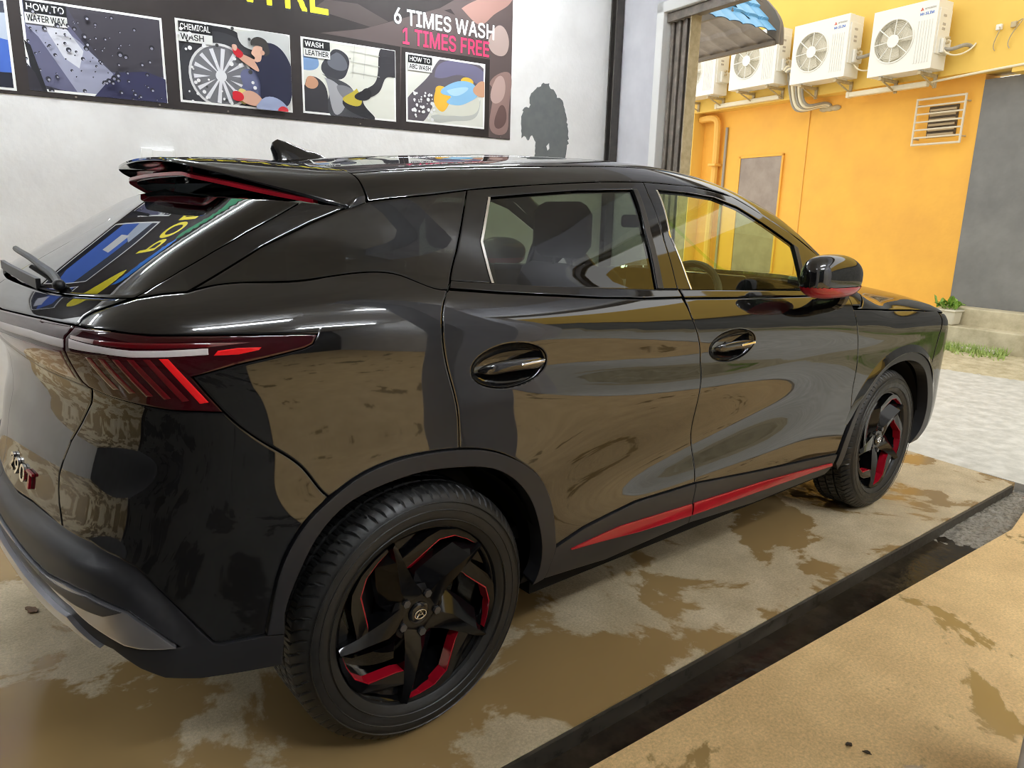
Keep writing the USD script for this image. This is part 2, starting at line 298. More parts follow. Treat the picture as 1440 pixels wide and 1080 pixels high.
# ceiling tube lamps, out of view; those over the right-hand bay are added fill
LAMPS = [(-1.8, 2.5), (-4.6, 2.5), (-7.4, 2.5), (-1.2, -3.0), (-1.2, -5.2), (-8.6, 0.6), (-3.3, -3.6)]
LAMP_AT = ['over the left wall near the opening', 'over the left wall beside the car', 'over the left wall behind the car', 'over the right-hand bay, added as fill light', 'near the far right opening, added as fill light', 'at the back of the garage', 'over the middle of the right-hand bay, added as fill light']
for k, (v, u) in enumerate(LAMPS):
    o_ = BW(*np.array([[u, v, 3.6]]).T)[0]
    l = thing('ceiling_lamp', 'white twin tube batten on the ceiling ' + LAMP_AT[k], 'lamp', o_, group='ceiling tube lamps')
    obj('housing', rel(vrb(v-.75, v+.75, u-.06, u+.06, 3.65, 3.748, .01), o_), 'fixture_white', l)
    for d in (-.035, .035): obj('tube', rel(vtube([(v-.70, u+d, 3.62), (v+.70, u+d, 3.62)], .016, 12), o_), 'tube_glow', l)

# ------------------------------------------------------------------ banner on the left wall
v0b, z0b = lw(-7.6, 2.055); v1b, z1b = lw(-1.20, 2.055); zt = z0b + 1.55
bo = BW(*np.array([[LWU, v0b, z0b]]).T)[0]
bn = thing('wall_banner', 'wide dark printed car wash banner with photo panels on the white wall', 'banner', bo)
relb = lambda m: rel(m, bo)
obj('backing', relb(on_left(rbox(0, v1b-v0b, 0, zt-z0b, 0, .006, .002), v0b, z0b)), 'banner_print', bn)
def print_art(name, layers, v, z, parent, gap=.0065, label=None):
    vs, fs, cs = [], [], []; n = 0
    for k, (poly, col) in enumerate(layers):
        g = poly if isinstance(poly, shapely.Geometry) else Polygon(poly)
        if not g.is_valid: g = g.buffer(0)
        if g.is_empty: continue
        m = relb(on_left(extr(g, .0002, k*.00022), v, z, gap)); vs.append(m.vertices); fs.append(m.faces + n); n += len(m.vertices)
        cs.append(np.tile(np.array(col, float), (len(m.vertices), 1)))
    V = np.vstack(vs); Fc = np.vstack(fs); C_ = np.vstack(cs)
    V2 = V[Fc].reshape(-1, 3); C2 = C_[Fc].reshape(-1, 3)
    return obj_n(name, V2, np.arange(len(V2)).reshape(-1, 3), None, 'printed', parent, C2, label)
def lin(*c): c = np.array(c)/255.; return tuple(np.where(c <= .04045, c/12.92, ((c+.055)/1.055)**2.4))
def circ(x, y, r, n=20, sx=1.): return Polygon([(x + sx*r*math.cos(a), y + r*math.sin(a)) for a in np.linspace(0, 2*np.pi, n, endpoint=False)])
def blob(pts): 
    p = np.array(pts + pts[:1]); return Polygon(spline(p, len(pts)*6))
def clip(layers, w, h):
    b = shapely.box(0, 0, w, h); return [((p if isinstance(p, shapely.Geometry) else Polygon(p)).buffer(0).intersection(b), c) for p, c in layers]
r_ = np.random.default_rng(3)
def caption(fr, v, z, a, b, wa, wb, hh):
    print_art('caption_box', [(shapely.box(0, 0, wa, hh), lin(22, 22, 24)), (shapely.box(0, -hh*.98, wb, -.003), lin(225, 225, 222))], v, z, fr, .0125)
    for t, zz, mt, w in ((a, z+hh*.22, 'text_white', wa), (b, z-hh*.76, 'text_black', wb)):
        tm = meshkit.text_mesh(t, hh*.56, .0006, bold=True); k = min(1, (w-.02)/tm.bounds[1][0]); tm.vertices *= [k, 1, 1]
        obj('caption_text', relb(on_left(tm, v+.008, zz, .0132)), mt, fr, smooth=False)
def picture(sl, sr, zlo, zhi, layers, label, cap=None):
    v, z = lw(sl, zlo); v2, z2 = lw(sr, zhi); w, h = v2-v, z2-z
    fr = obj('photo_frame', relb(on_left(extr(shapely.box(0, 0, w, h).difference(shapely.box(.014, .014, w-.014, h-.014)), .0016), v, z, .006)), 'text_white', bn, label=label)
    print_art('photo_print', clip([(shapely.Polygon([(x*w, y*h) for x, y in (p if not isinstance(p, shapely.Geometry) else p.exterior.coords)]), c) for p, c in layers], w-.004, h-.004), v, z, fr)
    if cap: caption(fr, v+.018, z+h-.014-cap[4], *cap)
full = [(0, 0), (1, 0), (1, 1), (0, 1)]
A_ = 1.45   # panel aspect, for round things in unit coordinates
def uc(x, y, r, n=18): return Polygon([(x + r/A_*math.cos(a), y + r*math.sin(a)) for a in np.linspace(0, 2*np.pi, n, endpoint=False)])
p1 = [(full, lin(62, 60, 72)), ([(0, .1), (.35, 0), (1, 0), (1, .3), (.55, .3), (.25, .9), (0, 1)], lin(92, 92, 116)), ([(0, .75), (.15, .85), (.38, .6), (.6, .28), (.5, 0), (.34, 0), (.22, .3), (.1, .6)], lin(150, 152, 172)), ([(.12, .85), (.3, .72), (.4, .5), (.36, .3), (.26, .4), (.16, .68)], lin(205, 206, 214)),
      ([(.3, 1), (1, 1), (1, .3), (.8, .32), (.6, .3), (.5, .45)], lin(58, 55, 62)), ([(.62, .3), (.85, .35), (1, .28), (1, 0), (.45, 0)], lin(48, 48, 78)), ([(0, .55), (.04, .5), (.12, 0), (.05, 0)], lin(30, 30, 34)), ([(0, .3), (.05, .2), (.09, 0), (0, 0)], lin(44, 42, 50))]
for k in range(150):
    x, y = r_.random(2); d = abs(y - (.95 - 1.35*x)); 
    if d > .75*r_.random() + .12: continue
    r0 = .008 + .022*r_.random()**2; p1 += [(uc(x, y, r0, 9), lin(38, 38, 46)), (uc(x+.004, y-r0*.35, r0*.5, 7), lin(165, 165, 178))]
for x, y, r0 in ((.42, .52, .028), (.66, .5, .035), (.7, .48, .03), (.6, .22, .03), (.63, .2, .025), (.9, .62, .03), (.85, .3, .022), (.35, .72, .024), (.5, .8, .02), (.78, .8, .022), (.62, .9, .022)): p1 += [(uc(x, y, r0, 14), lin(26, 26, 32)), (uc(x, y-r0*.3, r0*.55, 10), lin(125, 125, 138))]
picture(-4.803, -3.997, 2.088, 2.634, p1, 'photo print of water beads on grey bodywork', ('HOW TO', 'WATER WAX', .215, .215, .062))
p2 = [(full, lin(214, 214, 206)), (uc(.36, .36, .62, 40), lin(34, 34, 37)), (uc(.36, .36, .55, 40), lin(52, 52, 56)), (uc(.36, .37, .40, 36), lin(214, 214, 214)), (uc(.36, .37, .37, 36), lin(112, 112, 116))]
p2 += [([(.36+.012*math.sin(a), .37+.018*math.cos(a)), (.36-.012*math.sin(a), .37-.018*math.cos(a)), (.36+.235*math.cos(a)-.018*math.sin(a), .37+.34*math.sin(a)+.026*math.cos(a)), (.36+.235*math.cos(a)+.018*math.sin(a), .37+.34*math.sin(a)-.026*math.cos(a))], lin(222, 222, 226)) for a in np.arange(14)*2*np.pi/14+.1] + [(uc(.36, .37, .07), lin(225, 225, 228))]
p2 += [(blob([(.52, .95), (.66, .98), (.98, .98), (1, .6), (.8, .7), (.62, .75)]), lin(196, 198, 196)), (blob([(.55, .3), (.62, .5), (.72, .45), (.7, .15), (.58, .1)]), lin(96, 100, 132)), (blob([(.5, .12), (.55, .24), (.6, .16), (.56, .05)]), lin(214, 200, 120))]
for k in range(45):
    x, y = r_.random()*.75, r_.random(); p2.append((uc(x, y, .012+.02*r_.random(), 8), lin(*([235]*3 if r_.random() < .7 else [60]*3))))
p2 += [(blob([(.70, .82), (.86, .84), (.97, .68), (.99, .2), (.93, .06), (.74, .08), (.70, .35), (.66, .5), (.66, .62)]), lin(26, 28, 52)), (blob([(.66, .60), (.68, .48), (.60, .54), (.52, .62), (.50, .68), (.53, .68)]), lin(206, 160, 138)), (blob([(.48, .76), (.47, .70), (.53, .62), (.56, .66), (.51, .74)]), lin(196, 30, 44)), (blob([(.48, .78), (.465, .74), (.49, .70), (.51, .74)]), lin(212, 170, 150)),
       (blob([(.72, .12), (.70, .05), (.52, .10), (.52, .16)]), lin(206, 160, 138)), (blob([(.45, .14), (.47, .20), (.53, .18), (.53, .09), (.47, .08)]), lin(200, 30, 44)), (blob([(.655, .62), (.70, .60), (.73, .70), (.72, .80), (.66, .78), (.645, .74), (.635, .69), (.65, .67)]), lin(214, 170, 148)), (blob([(.635, .80), (.645, .87), (.70, .91), (.77, .88), (.795, .80), (.785, .70), (.755, .68), (.74, .78), (.69, .80)]), lin(52, 48, 46)), (uc(.735, .72, .03), lin(205, 158, 136)), (blob([(.68, .08), (.95, .04), (.95, .0), (.66, .0)]), lin(150, 160, 190)), (blob([(.86, .03), (.95, .03), (.95, .0), (.86, .0)]), lin(196, 40, 50))]
picture(-3.914, -3.133, 2.106, 2.651, p2, 'photo print of a man in a navy shirt scrubbing a soapy wheel', ('CHEMICAL', 'WASH', .205, .205, .062))
p3 = [(full, lin(216, 216, 205)), (blob([(0, .75), (.14, .78), (.16, .62), (.0, .58)]), lin(120, 150, 190)), (blob([(.30, .85), (.36, .9), (.46, .85), (.47, .62), (.42, .52), (.30, .5), (.2, .6), (.24, .75)]), lin(52, 52, 58)), (blob([(.36, .86), (.44, .8), (.45, .64), (.38, .62)]), lin(96, 98, 106)), (blob([(.04, .45), (.12, .5), (.22, .42), (.3, .1), (.42, -.05), (.0, -.05), (.0, .3)]), lin(46, 44, 48)), (blob([(.04, .42), (.1, .5), (.16, .44), (.12, .34), (.06, .34)]), lin(188, 140, 110)), (blob([(.2, .55), (.36, .5), (.5, .42), (.58, .25), (.76, .0), (.3, -.02), (.26, .2)]), lin(62, 62, 66)), (blob([(.22, .5), (.3, .48), (.42, .1), (.36, .02), (.27, .3)]), lin(160, 160, 164)), (blob([(.36, .42), (.5, .40), (.56, .3), (.52, .2), (.4, .28)]), lin(118, 118, 122)), (blob([(.50, .32), (.62, .28), (.64, .2), (.76, .02), (.55, .05)]), lin(34, 34, 38)), (blob([(.56, .42), (.6, .48), (.56, .4), (.42, .22), (.44, .2)]), lin(188, 170, 60)), (blob([(.84, 1.0), (1.0, 1.0), (1.0, .62), (.92, .62), (.84, .46), (.7, .3), (.62, .28), (.64, .38), (.74, .48), (.8, .66)]), lin(48, 46, 50)), (blob([(.62, .38), (.7, .42), (.72, .32), (.64, .25), (.56, .26)]), lin(30, 30, 34)), (uc(.5, .8, .01), lin(120, 120, 120))] + [([(x, .55), (x+.005, .55), (x+.035, 1.), (x+.03, 1.)], lin(190, 190, 182)) for x in (.52, .64)] + [([(.5, y), (.82, y-.02), (.82, y-.013), (.5, y+.007)], lin(190, 190, 182)) for y in (.62, .76, .9)]
picture(-3.053, -2.294, 2.113, 2.655, p3, 'photo print of a gloved hand wiping a dark leather seat', ('WASH', 'LEATHER', .190, .190, .058))
p4 = [(full, lin(214, 214, 205)), (blob([(.0, .0), (.02, .35), (.3, .75), (.45, 1.0), (.7, 1.02), (1.0, .9), (1.0, .55), (.75, .62), (.45, .5), (.3, .2), (.18, .0)]), lin(88, 82, 88)), (blob([(.35, .7), (.48, .95), (.75, .97), (1.0, .84), (1.0, .66), (.7, .78), (.5, .72)]), lin(104, 100, 124)), (blob([(.3, .12), (.5, .16), (.9, .3), (.94, .45), (.9, .2), (.6, .08), (.35, .04)]), lin(180, 182, 176)), (blob([(.35, .3), (.6, .38), (.92, .45), (.9, .26), (.6, .16), (.38, .16)]), lin(206, 206, 192)), (blob([(.36, .5), (.4, .58), (.5, .56), (.52, .3), (.44, .2), (.37, .26), (.34, .38)]), lin(226, 176, 62)), (blob([(.68, .68), (.76, .76), (.84, .72), (.8, .6)]), lin(226, 180, 66)), (blob([(.44, .54), (.56, .64), (.72, .7), (.86, .66), (.9, .5), (.8, .4), (.62, .32), (.5, .36), (.56, .44), (.46, .46)]), lin(132, 180, 214)), (blob([(.5, .52), (.62, .58), (.78, .6), (.7, .5), (.58, .46)]), lin(168, 204, 226)), (blob([(.88, .66), (1.0, .72), (1.0, .5), (.9, .5)]), lin(196, 150, 120))]
for k in range(40): p4.append((uc(.08+.3*r_.random(), .05+.4*r_.random(), .01+.02*r_.random(), 8), lin(225, 225, 225)))
picture(-2.205, -1.467, 2.124, 2.656, p4, 'photo print of a blue glove with a yellow sponge on a car', ('HOW TO', 'ABC WASH', .200, .200, .055))
p0 = [(full, lin(58, 60, 72)), ([(0, .65), (1, .8), (1, .15), (.4, .1), (0, .3)], lin(70, 104, 186)), ([(.7, .8), (1, .85), (1, .55), (.8, .6)], lin(180, 190, 205)), ([(0, 0), (1, 0), (1, .2), (.3, .16)], lin(34, 36, 46)), ([(.55, .62), (.8, .66), (.82, .45), (.6, .42)], lin(215, 215, 215))]
picture(-5.69, -4.872, 2.075, 2.612, p0, 'blue photo print of a polished bonnet, cut by the frame')
picture(-6.58, -5.78, 2.07, 2.60, [(full, lin(52, 52, 64)), ([(0, .2), (1, .5), (1, .9), (.3, .8)], lin(60, 88, 170)), ([(.2, .1), (.6, .2), (.7, .5), (.3, .4)], lin(190, 190, 200))], 'blue photo print beyond the left edge of the frame')
# faint car print and lettering
vA, zA = lw(-7.6, 2.055)
vv = lambda s, z: (lw(s, z)[0]-vA, lw(s, z)[1]-zA)
wash = [([vv(-2.9, 2.70), vv(-2.55, 2.78), vv(-1.9, 3.03), vv(-1.55, 3.25), vv(-1.2, 3.4), vv(-1.2, 2.06), vv(-1.42, 2.06), vv(-1.42, 2.70), vv(-2.24, 2.69), vv(-2.26, 2.10), vv(-2.25, 2.69)], lin(84, 72, 70)),
        (Polygon([vv(-2.95, 2.86), vv(-2.5, 2.80), vv(-2.35, 2.86), vv(-2.6, 2.95), vv(-2.85, 2.94)]), lin(70, 60, 58)), (Polygon([vv(-2.75, 3.03), vv(-2.5, 3.0), vv(-2.48, 3.02), vv(-2.6, 3.05), vv(-2.74, 3.06)]), lin(38, 30, 30)), (Polygon([vv(-1.86, 3.02), vv(-1.76, 3.0), vv(-1.80, 3.04)]), lin(40, 32, 32)),
        (blob([vv(-1.70, 3.06), vv(-1.62, 3.0), vv(-1.52, 2.96), vv(-1.40, 3.05), vv(-1.20, 3.22), vv(-1.20, 3.5), vv(-1.35, 3.3), vv(-1.55, 3.15)]).intersection(shapely.box(0, 0, vv(-1.2, 3)[0], 3)), lin(158, 122, 112)),
        (blob([vv(-1.42, 2.5), vv(-1.32, 2.6), vv(-1.24, 2.62), vv(-1.22, 2.3), vv(-1.26, 2.1), vv(-1.38, 2.1), vv(-1.40, 2.3)]), lin(138, 112, 106)), (blob([vv(-1.36, 2.55), vv(-1.30, 2.58), vv(-1.28, 2.4), vv(-1.34, 2.35)]), lin(176, 150, 142)), (blob([vv(-1.34, 2.28), vv(-1.28, 2.34), vv(-1.25, 2.2), vv(-1.32, 2.14)]), lin(96, 74, 70)), (blob([vv(-1.40, 2.92), vv(-1.3, 2.98), vv(-1.24, 2.9), vv(-1.28, 2.75), vv(-1.38, 2.75)]), lin(170, 150, 142))]
print_art('faded_print', wash, vA, zA, bn, .0062)
def sign_text(t, s0, s1, zlo, h, m, bold=True, outline=None):
    tm = meshkit.text_mesh(t, h, .001, bold=bold); v, z = lw(s0, zlo); w = lw(s1, zlo)[0]-v; b = tm.bounds
    tm.vertices = (tm.vertices - [b[0][0], 0, 0])*[w/(b[1][0]-b[0][0]), 1, 1]
    if outline:
        o2 = tm.copy(); o2.vertices = o2.vertices*[1.012, 1.10, .6] - [.006*w, .05*h, 0]; obj('lettering', relb(on_left(o2, v, z, .0066)), outline, bn, smooth=False)
    obj('lettering', relb(on_left(tm, v, z, .0074)), m, bn, smooth=False, label='lettering reading ' + t)
sign_text('6 TIMES WASH', -2.302, -1.382, 2.862, .105, 'text_white', outline='text_black')
sign_text('1 TIMES FREE', -2.230, -1.430, 2.718, .110, 'text_pink', outline='text_black')
sign_text('CENTRE', -3.95, -2.832, 2.838, .235, 'text_yellow', outline='text_black')
sign_text('POLISH', -5.3, -4.15, 2.838, .235, 'text_yellow', outline='text_black')
print_art('swash', [(blob([vv(-5.2, 3.3), vv(-4.8, 3.55), vv(-4.3, 3.3), vv(-4.3, 3.2), vv(-4.75, 3.36), vv(-5.1, 3.2)]), lin(40, 120, 80)), (blob([vv(-5.9, 3.2), vv(-5.4, 3.5), vv(-5.2, 3.3), vv(-5.5, 3.25)]), lin(50, 110, 190)), (blob([vv(-6.6, 2.9), vv(-6.0, 3.2), vv(-5.6, 3.1), vv(-6.2, 2.85)]), lin(205, 190, 40))], vA, zA, bn, .0064)
for s in (-4.55, -4.05, -3.6, -2.6, -1.9, -1.3):
    v, z = lw(s, 2.072); obj('fixing_screw', relb(on_left(moved(trimesh.creation.cylinder(radius=.006, height=.004, sections=12), (0, 0, .002)), v, z, .006)), 'gate_brown', bn)
# socket box just showing over the spoiler
sv, sz = lw(-4.13, 1.70); so = BW(*np.array([[LWU, sv, sz]]).T)[0]
sk = thing('socket_box', 'small cream socket box on the white wall above the spoiler', 'socket', so)
obj('box', rel(on_left(rbox(-.06, .14, 0, .075, 0, .035, .006), sv, sz), so), 'white_paint', sk); obj('cover', rel(on_left(rbox(.005, .125, .01, .065, .03, .042, .005), sv, sz), so), 'white_paint', sk)
def debris(name, label, cat, x, y, l, w, m, seed):
    r = np.random.default_rng(seed); n = 14; t = np.linspace(0, 2*np.pi, n, endpoint=False); rr_ = 1+.25*r.normal(size=n)
    pts = np.stack([l*np.cos(t)*rr_, w*np.sin(t)*rr_], 1); g = extr(Polygon(pts).buffer(0), .003); q = g.vertices; q[:, 2] += .004+.25*np.abs(q[:, 0])**1.5
    th_ = r.random()*6.28; c_, s_ = math.cos(th_), math.sin(th_); q[:, :2] = q[:, :2] @ np.array([[c_, s_], [-s_, c_]]); g.vertices = q+[x, y, 0]; tag(obj(name, g, m), label, cat)
debris('dry_leaf', 'small brown dry leaf on the wet floor left of the rear bumper', 'leaf', -.742, .43, .028, .014, 'leaf_brown', 1)
debris('grit', 'dark grit flake near the bottom edge, left one of the two', 'debris', .87, -1.629, .009, .006, 'soil', 2)
debris('grit', 'dark grit flake near the bottom edge, right one of the two', 'debris', .881, -1.674, .008, .006, 'soil', 3)

# ------------------------------------------------------------------ the building across the lane
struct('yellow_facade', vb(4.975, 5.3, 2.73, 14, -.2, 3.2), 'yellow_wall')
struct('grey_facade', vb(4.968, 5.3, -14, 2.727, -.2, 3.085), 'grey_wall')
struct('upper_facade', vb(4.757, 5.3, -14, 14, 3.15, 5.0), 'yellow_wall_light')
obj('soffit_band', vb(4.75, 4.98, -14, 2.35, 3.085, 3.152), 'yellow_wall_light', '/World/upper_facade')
struct('yellow_pier', vb(4.72, 5.0, 7.12, 9.5, .2, 3.15), 'yellow_wall_light')
pl_ = xfstruct('plinth')
obj('kerb_step', inb(rbox(4.509, 4.8, -14, 14, -.2, .255, .012)), 'plinth_concrete', pl_); obj('kerb_step', inb(rbox(4.727, 5.0, -14, 2.72, -.2, .46, .012)), 'plinth_concrete', pl_); obj('kerb_step', inb(rbox(4.80, 5.0, 2.72, 14, -.2, .40, .012)), 'plinth_concrete', pl_)
LAB = {'D': 'white air conditioner outdoor unit nearest the right edge, above the louvred vent', 'C': 'white air conditioner outdoor unit between its two neighbours, above the yellow seam', 'B': 'white air conditioner outdoor unit half hidden under the blue tiled awning', 'A': 'white air conditioner outdoor unit cut off by the brown folding gate'}
for key, u0, u1, z0 in (('D', 3.05, 3.84, 3.19), ('C', 4.17, 5.00, 3.262), ('B', 5.27, 6.10, 3.33), ('A', 6.40, 7.23, 3.33)):
    h = .745; v0, v1 = 4.363, 4.655; o_ = BW(*np.array([[(u0+u1)/2, (v0+v1)/2, z0]]).T)[0]
    a = thing('air_conditioner', LAB[key], 'air conditioner', o_, group='air conditioner outdoor units on the yellow wall'); R = lambda m: rel(m, o_)
    w = u1-u0; fu, fz, fr = u0 + w*.63, z0 + h*.50, .245
    front = shapely.box(0, 0, w, h).difference(circ(u1-fu, fz-z0, fr+.004, 48))
    obj('casing', R(cat_([vrb(v0+.012, v1, u0, u1, z0, z0+h, .012).difference(inb(moved(trimesh.creation.cylinder(radius=fr+.004, height=.2, sections=48), M=[[0, 0, 1], [1, 0, 0], [0, 1, 0]], loc=(v0+.05, fu, fz)))) if False else inb(box(v0+.10, v1, u0+.004, u1-.004, z0+.004, z0+h-.004)), on_face(extr(front.buffer(-.004).buffer(.004), .10, -.10), v0, u1, z0)])), 'ac_white', a)
    obj('fan_recess', R(on_face(extr(circ(u1-fu, fz-z0, fr, 40), .01, -.095), v0, u1, z0)), 'ac_inside', a)
    bl_ = []
    for k in range(3):
        an = k*2*np.pi/3 + .4; P_ = [(.05*math.cos(an-.5), .05*math.sin(an-.5)), (.2*math.cos(an-.45), .2*math.sin(an-.45)), (.215*math.cos(an), .215*math.sin(an)), (.19*math.cos(an+.5), .19*math.sin(an+.5)), (.05*math.cos(an+.9), .05*math.sin(an+.9))]
        bl_.append(on_face(moved(extr(P_, .008, -.05), (u1-fu, fz-z0, 0)), v0, u1, z0))
    obj('fan_blades', R(cat_(bl_)), 'ac_fan', a)
    rings = [on_face(moved(tube([(rr*math.cos(t), rr*math.sin(t), 0) for t in np.linspace(0, 2*np.pi, 36, endpoint=False)], .0028, 4, closed=True), (u1-fu, fz-z0, .004)), v0, u1, z0) for rr in np.linspace(.09, .235, 9)]
    obj('guard_rings', R(cat_(rings)), 'ac_grille', a)
    spk = [on_face(moved(tube([(.07*math.cos(t), .07*math.sin(t), 0), (fr*math.cos(t), fr*math.sin(t), 0)], .006, 5), (u1-fu, fz-z0, .006)), v0, u1, z0) for t in np.radians([4, 50, 86, 140, 184, 230, 266, 320])]
    obj('guard_spokes', R(cat_(spk + [on_face(moved(extr(circ(0, 0, .072, 28), .012), (u1-fu, fz-z0, .003)), v0, u1, z0), on_face(moved(tube([(fr*math.cos(t), fr*math.sin(t), 0) for t in np.linspace(0, 2*np.pi, 48, endpoint=False)], .008, 6, closed=True), (u1-fu, fz-z0, .003)), v0, u1, z0)])), 'ac_white', a)
    obj('front_rib', R(cat_([on_face(moved(rbox(0, .012, 0, h*.62, 0, .006, .002), (w*.72 + k*.032, h*.10, 0)), v0, u1, z0) for k in range(6)])), 'ac_white', a)
    obj('side_cover', R(vrb(v0+.03, v1-.02, u0-.014, u0+.004, z0+.16, z0+h-.10, .005)), 'ac_white', a)
    obj('valve_cover', R(cat_([vrb(v0+.10, v1-.02, u0-.05, u0-.012, z0+.17, z0+.33, .012)])), 'ac_white', a)
    obj('valve', R(cat_([vtube([(v0+.16, u0-.04, z0+.28+k*.05), (v0+.16, u0-.085, z0+.28+k*.05)], .016, 8) for k in (0, 1)])), 'bracket_metal', a)
    [obj('side_label', R(vb(v0+.10, v0+.16, u0-.0165, u0-.014, z0+q, z0+q+.025)), 'logo_grey', a) for q in (.42, .47, .56)]
    lx, lz = w*.76, h*.88
    tri = [extr(np.array([(0, .022), (.010, .011), (0, 0), (-.010, .011)]) @ np.array([[math.cos(t), math.sin(t)], [-math.sin(t), math.cos(t)]]), .001) for t in np.radians([0, 120, 240])]
    obj('emblem', R(cat_([on_face(moved(t, (lx, lz, .001)), v0, u1, z0) for t in tri])), 'logo_red', a, label='red three-diamond emblem')
    t1 = meshkit.text_mesh('MITSUBISHI', .018, .001, bold=True); t1.vertices *= [.85, 1, 1]; t2 = meshkit.text_mesh('Mr.SLIM', .028, .001, bold=True); t2.vertices *= [1.05, 1, 1]
    obj('lettering', R(on_face(moved(t1, (lx+.03, lz-.005, .001)), v0, u1, z0)), 'logo_grey', a, smooth=False); obj('lettering', R(on_face(moved(t2, (lx-.02, lz-.062, .001)), v0, u1, z0)), 'logo_blue', a, smooth=False)
    for uu in (u0+.14, u1-.16):
        b = obj('bracket', R(cat_([vb(v0+.02, 4.757, uu-.02, uu+.02, z0-.045, z0-.012), vb(4.735, 4.757, uu-.02, uu+.02, z0-.30 if False else z0-.16, z0-.012), inb(box(0, 0.01, 0, .01, 0, .01)) if False else vtube([(v0+.10, uu, z0-.05), (4.75, uu, z0-.15)], .012, 6)])), 'bracket_metal', a)
    for uu in (u0+.14, u1-.16): obj('foot', R(vb(v0+.05, v1-.05, uu-.03, uu+.03, z0-.014, z0+.004)), 'ac_white', a)
def pipe(name, label, pts, r, m, cat='pipe', group=None, n=30):
    pts = np.array(pts, float); q = spline(pts, n) if len(pts) > 2 else pts; o_ = BW(q[0][1], q[0][0], q[0][2])
    t = thing(name, label, cat, o_, group=group); obj('pipe_run', rel(vtube(q, r, 8), o_), m, t); return t, o_
for i, (u, lb) in enumerate(((2.98, 'bundled refrigerant lines beside the rightmost air conditioner'), (4.10, 'bundled refrigerant lines linking the middle and right air conditioners'))):
    t, o_ = pipe('pipe_bundle', lb, [(4.52, u+.05, 3.50 if i else 3.42), (4.56, u-.05, 3.50 if i else 3.40), (4.66, u-.12, 3.54 if i else 3.44), (4.76, u-.16, 3.54 if i else 3.42)], .022, 'pipe_grey', 'pipe bundle')
    obj('cable', rel(vtube(spline([(4.52, u+.05, 3.42), (4.54, u-.06, 3.33), (4.66, u-.14, 3.36), (4.75, u-.2, 3.46)], 24), .010, 6), o_), 'pipe_white', t)
o_ = BW(5.1, 4.6, 3.0)
t = thing('pipe_bundle', 'grey refrigerant lines looping down between two air conditioners', 'pipe bundle', o_)
for k in range(5):
    du = k*.05; obj('pipe_run', rel(vtube(spline([(4.50, 5.235-du*.3, 3.50-.01*k), (4.53, 5.215-du*.5, 3.57-.02*k), (4.60, 5.21-du, 3.40), (4.66, 5.19-du, 3.15), (4.70, 5.12-du*.9, 2.99+.012*k), (4.82, 4.96-du*.6, 2.985+.015*k), (4.99, 4.80-du*.3, 3.01)], 40), .024 if k % 2 else .018, 7), o_), 'pipe_grey' if k % 2 == 0 else 'pipe_white', t)
obj('wall_patch', rel(cat_([inb(trimesh.creation.icosphere(2, .05).apply_scale((.5, 1.6, .8)).apply_translation((4.97, 4.66+.09*k, 2.99))) for k in range(3)]), o_), 'bracket_metal', t)
for lb, ua, ub, zz in (('cream pipe cover under the two left air conditioners', 5.42, 6.66, 3.20), ('cream pipe cover under the rightmost air conditioner', 3.25, 4.33, 3.085)):
    o_ = BW((ua+ub)/2, 4.72, zz); t = thing('pipe_cover', lb, 'pipe', o_, group=None)
    obj('cover', rel(vrb(4.68, 4.757, ua, ub, zz-.032, zz+.032, .012), o_), 'pipe_white', t); obj('end_cap', rel(vrb(4.672, 4.757, ub-.05, ub, zz-.04, zz+.04, .012), o_), 'pipe_white', t)
t, o_ = pipe('cable_run', 'thin cream cable run along the lower edge of the upper wall', [(4.745, 3.25, 3.10), (4.745, 1.9, 3.16), (4.745, .5, 3.16)], .014, 'pipe_white', 'cable')
t, o_ = pipe('drainpipe', 'yellow painted drainpipe bending down beside the pier', [(4.86, 7.10, 3.06), (4.86, 6.86, 3.06), (4.87, 6.76, 3.02), (4.88, 6.74, 2.9), (4.88, 6.74, 1.8), (4.88, 6.74, .42)], .055, 'pipe_yellow', n=60)
obj('pipe_clip', rel(vrb(4.80, 4.97, 6.66, 6.82, 2.30, 2.34, .006), o_), 'pipe_yellow', t)
t, o_ = pipe('conduit', 'grey conduit on the yellow wall beside the drainpipe', [(4.95, 6.60, 2.9), (4.95, 6.60, .42)], .022, 'pipe_grey')
t, o_ = pipe('conduit', 'thin vertical conduit seam down the middle of the yellow wall', [(4.968, 5.07, 3.0), (4.968, 5.07, .42)], .008, 'pipe_yellow')
o_ = BW(5.865, 4.95, .40)
t = thing('metal_door', 'brown metal door panel in the yellow wall', 'door', o_)
obj('leaf', rel(vrb(4.955, 4.99, 5.47, 6.26, .42, 2.40, .004), o_), 'door_metal', t); obj('frame', rel(cat_([vb(4.945, 4.99, 5.44, 5.47, .4, 2.43), vb(4.945, 4.99, 6.26, 6.29, .4, 2.43), vb(4.945, 4.99, 5.44, 6.29, 2.40, 2.43)]), o_), 'yellow_wall', t); obj('handle', rel(vtube([(4.93, 5.56, 1.3), (4.93, 5.56, 1.45)], .012), o_), 'bracket_metal', t)
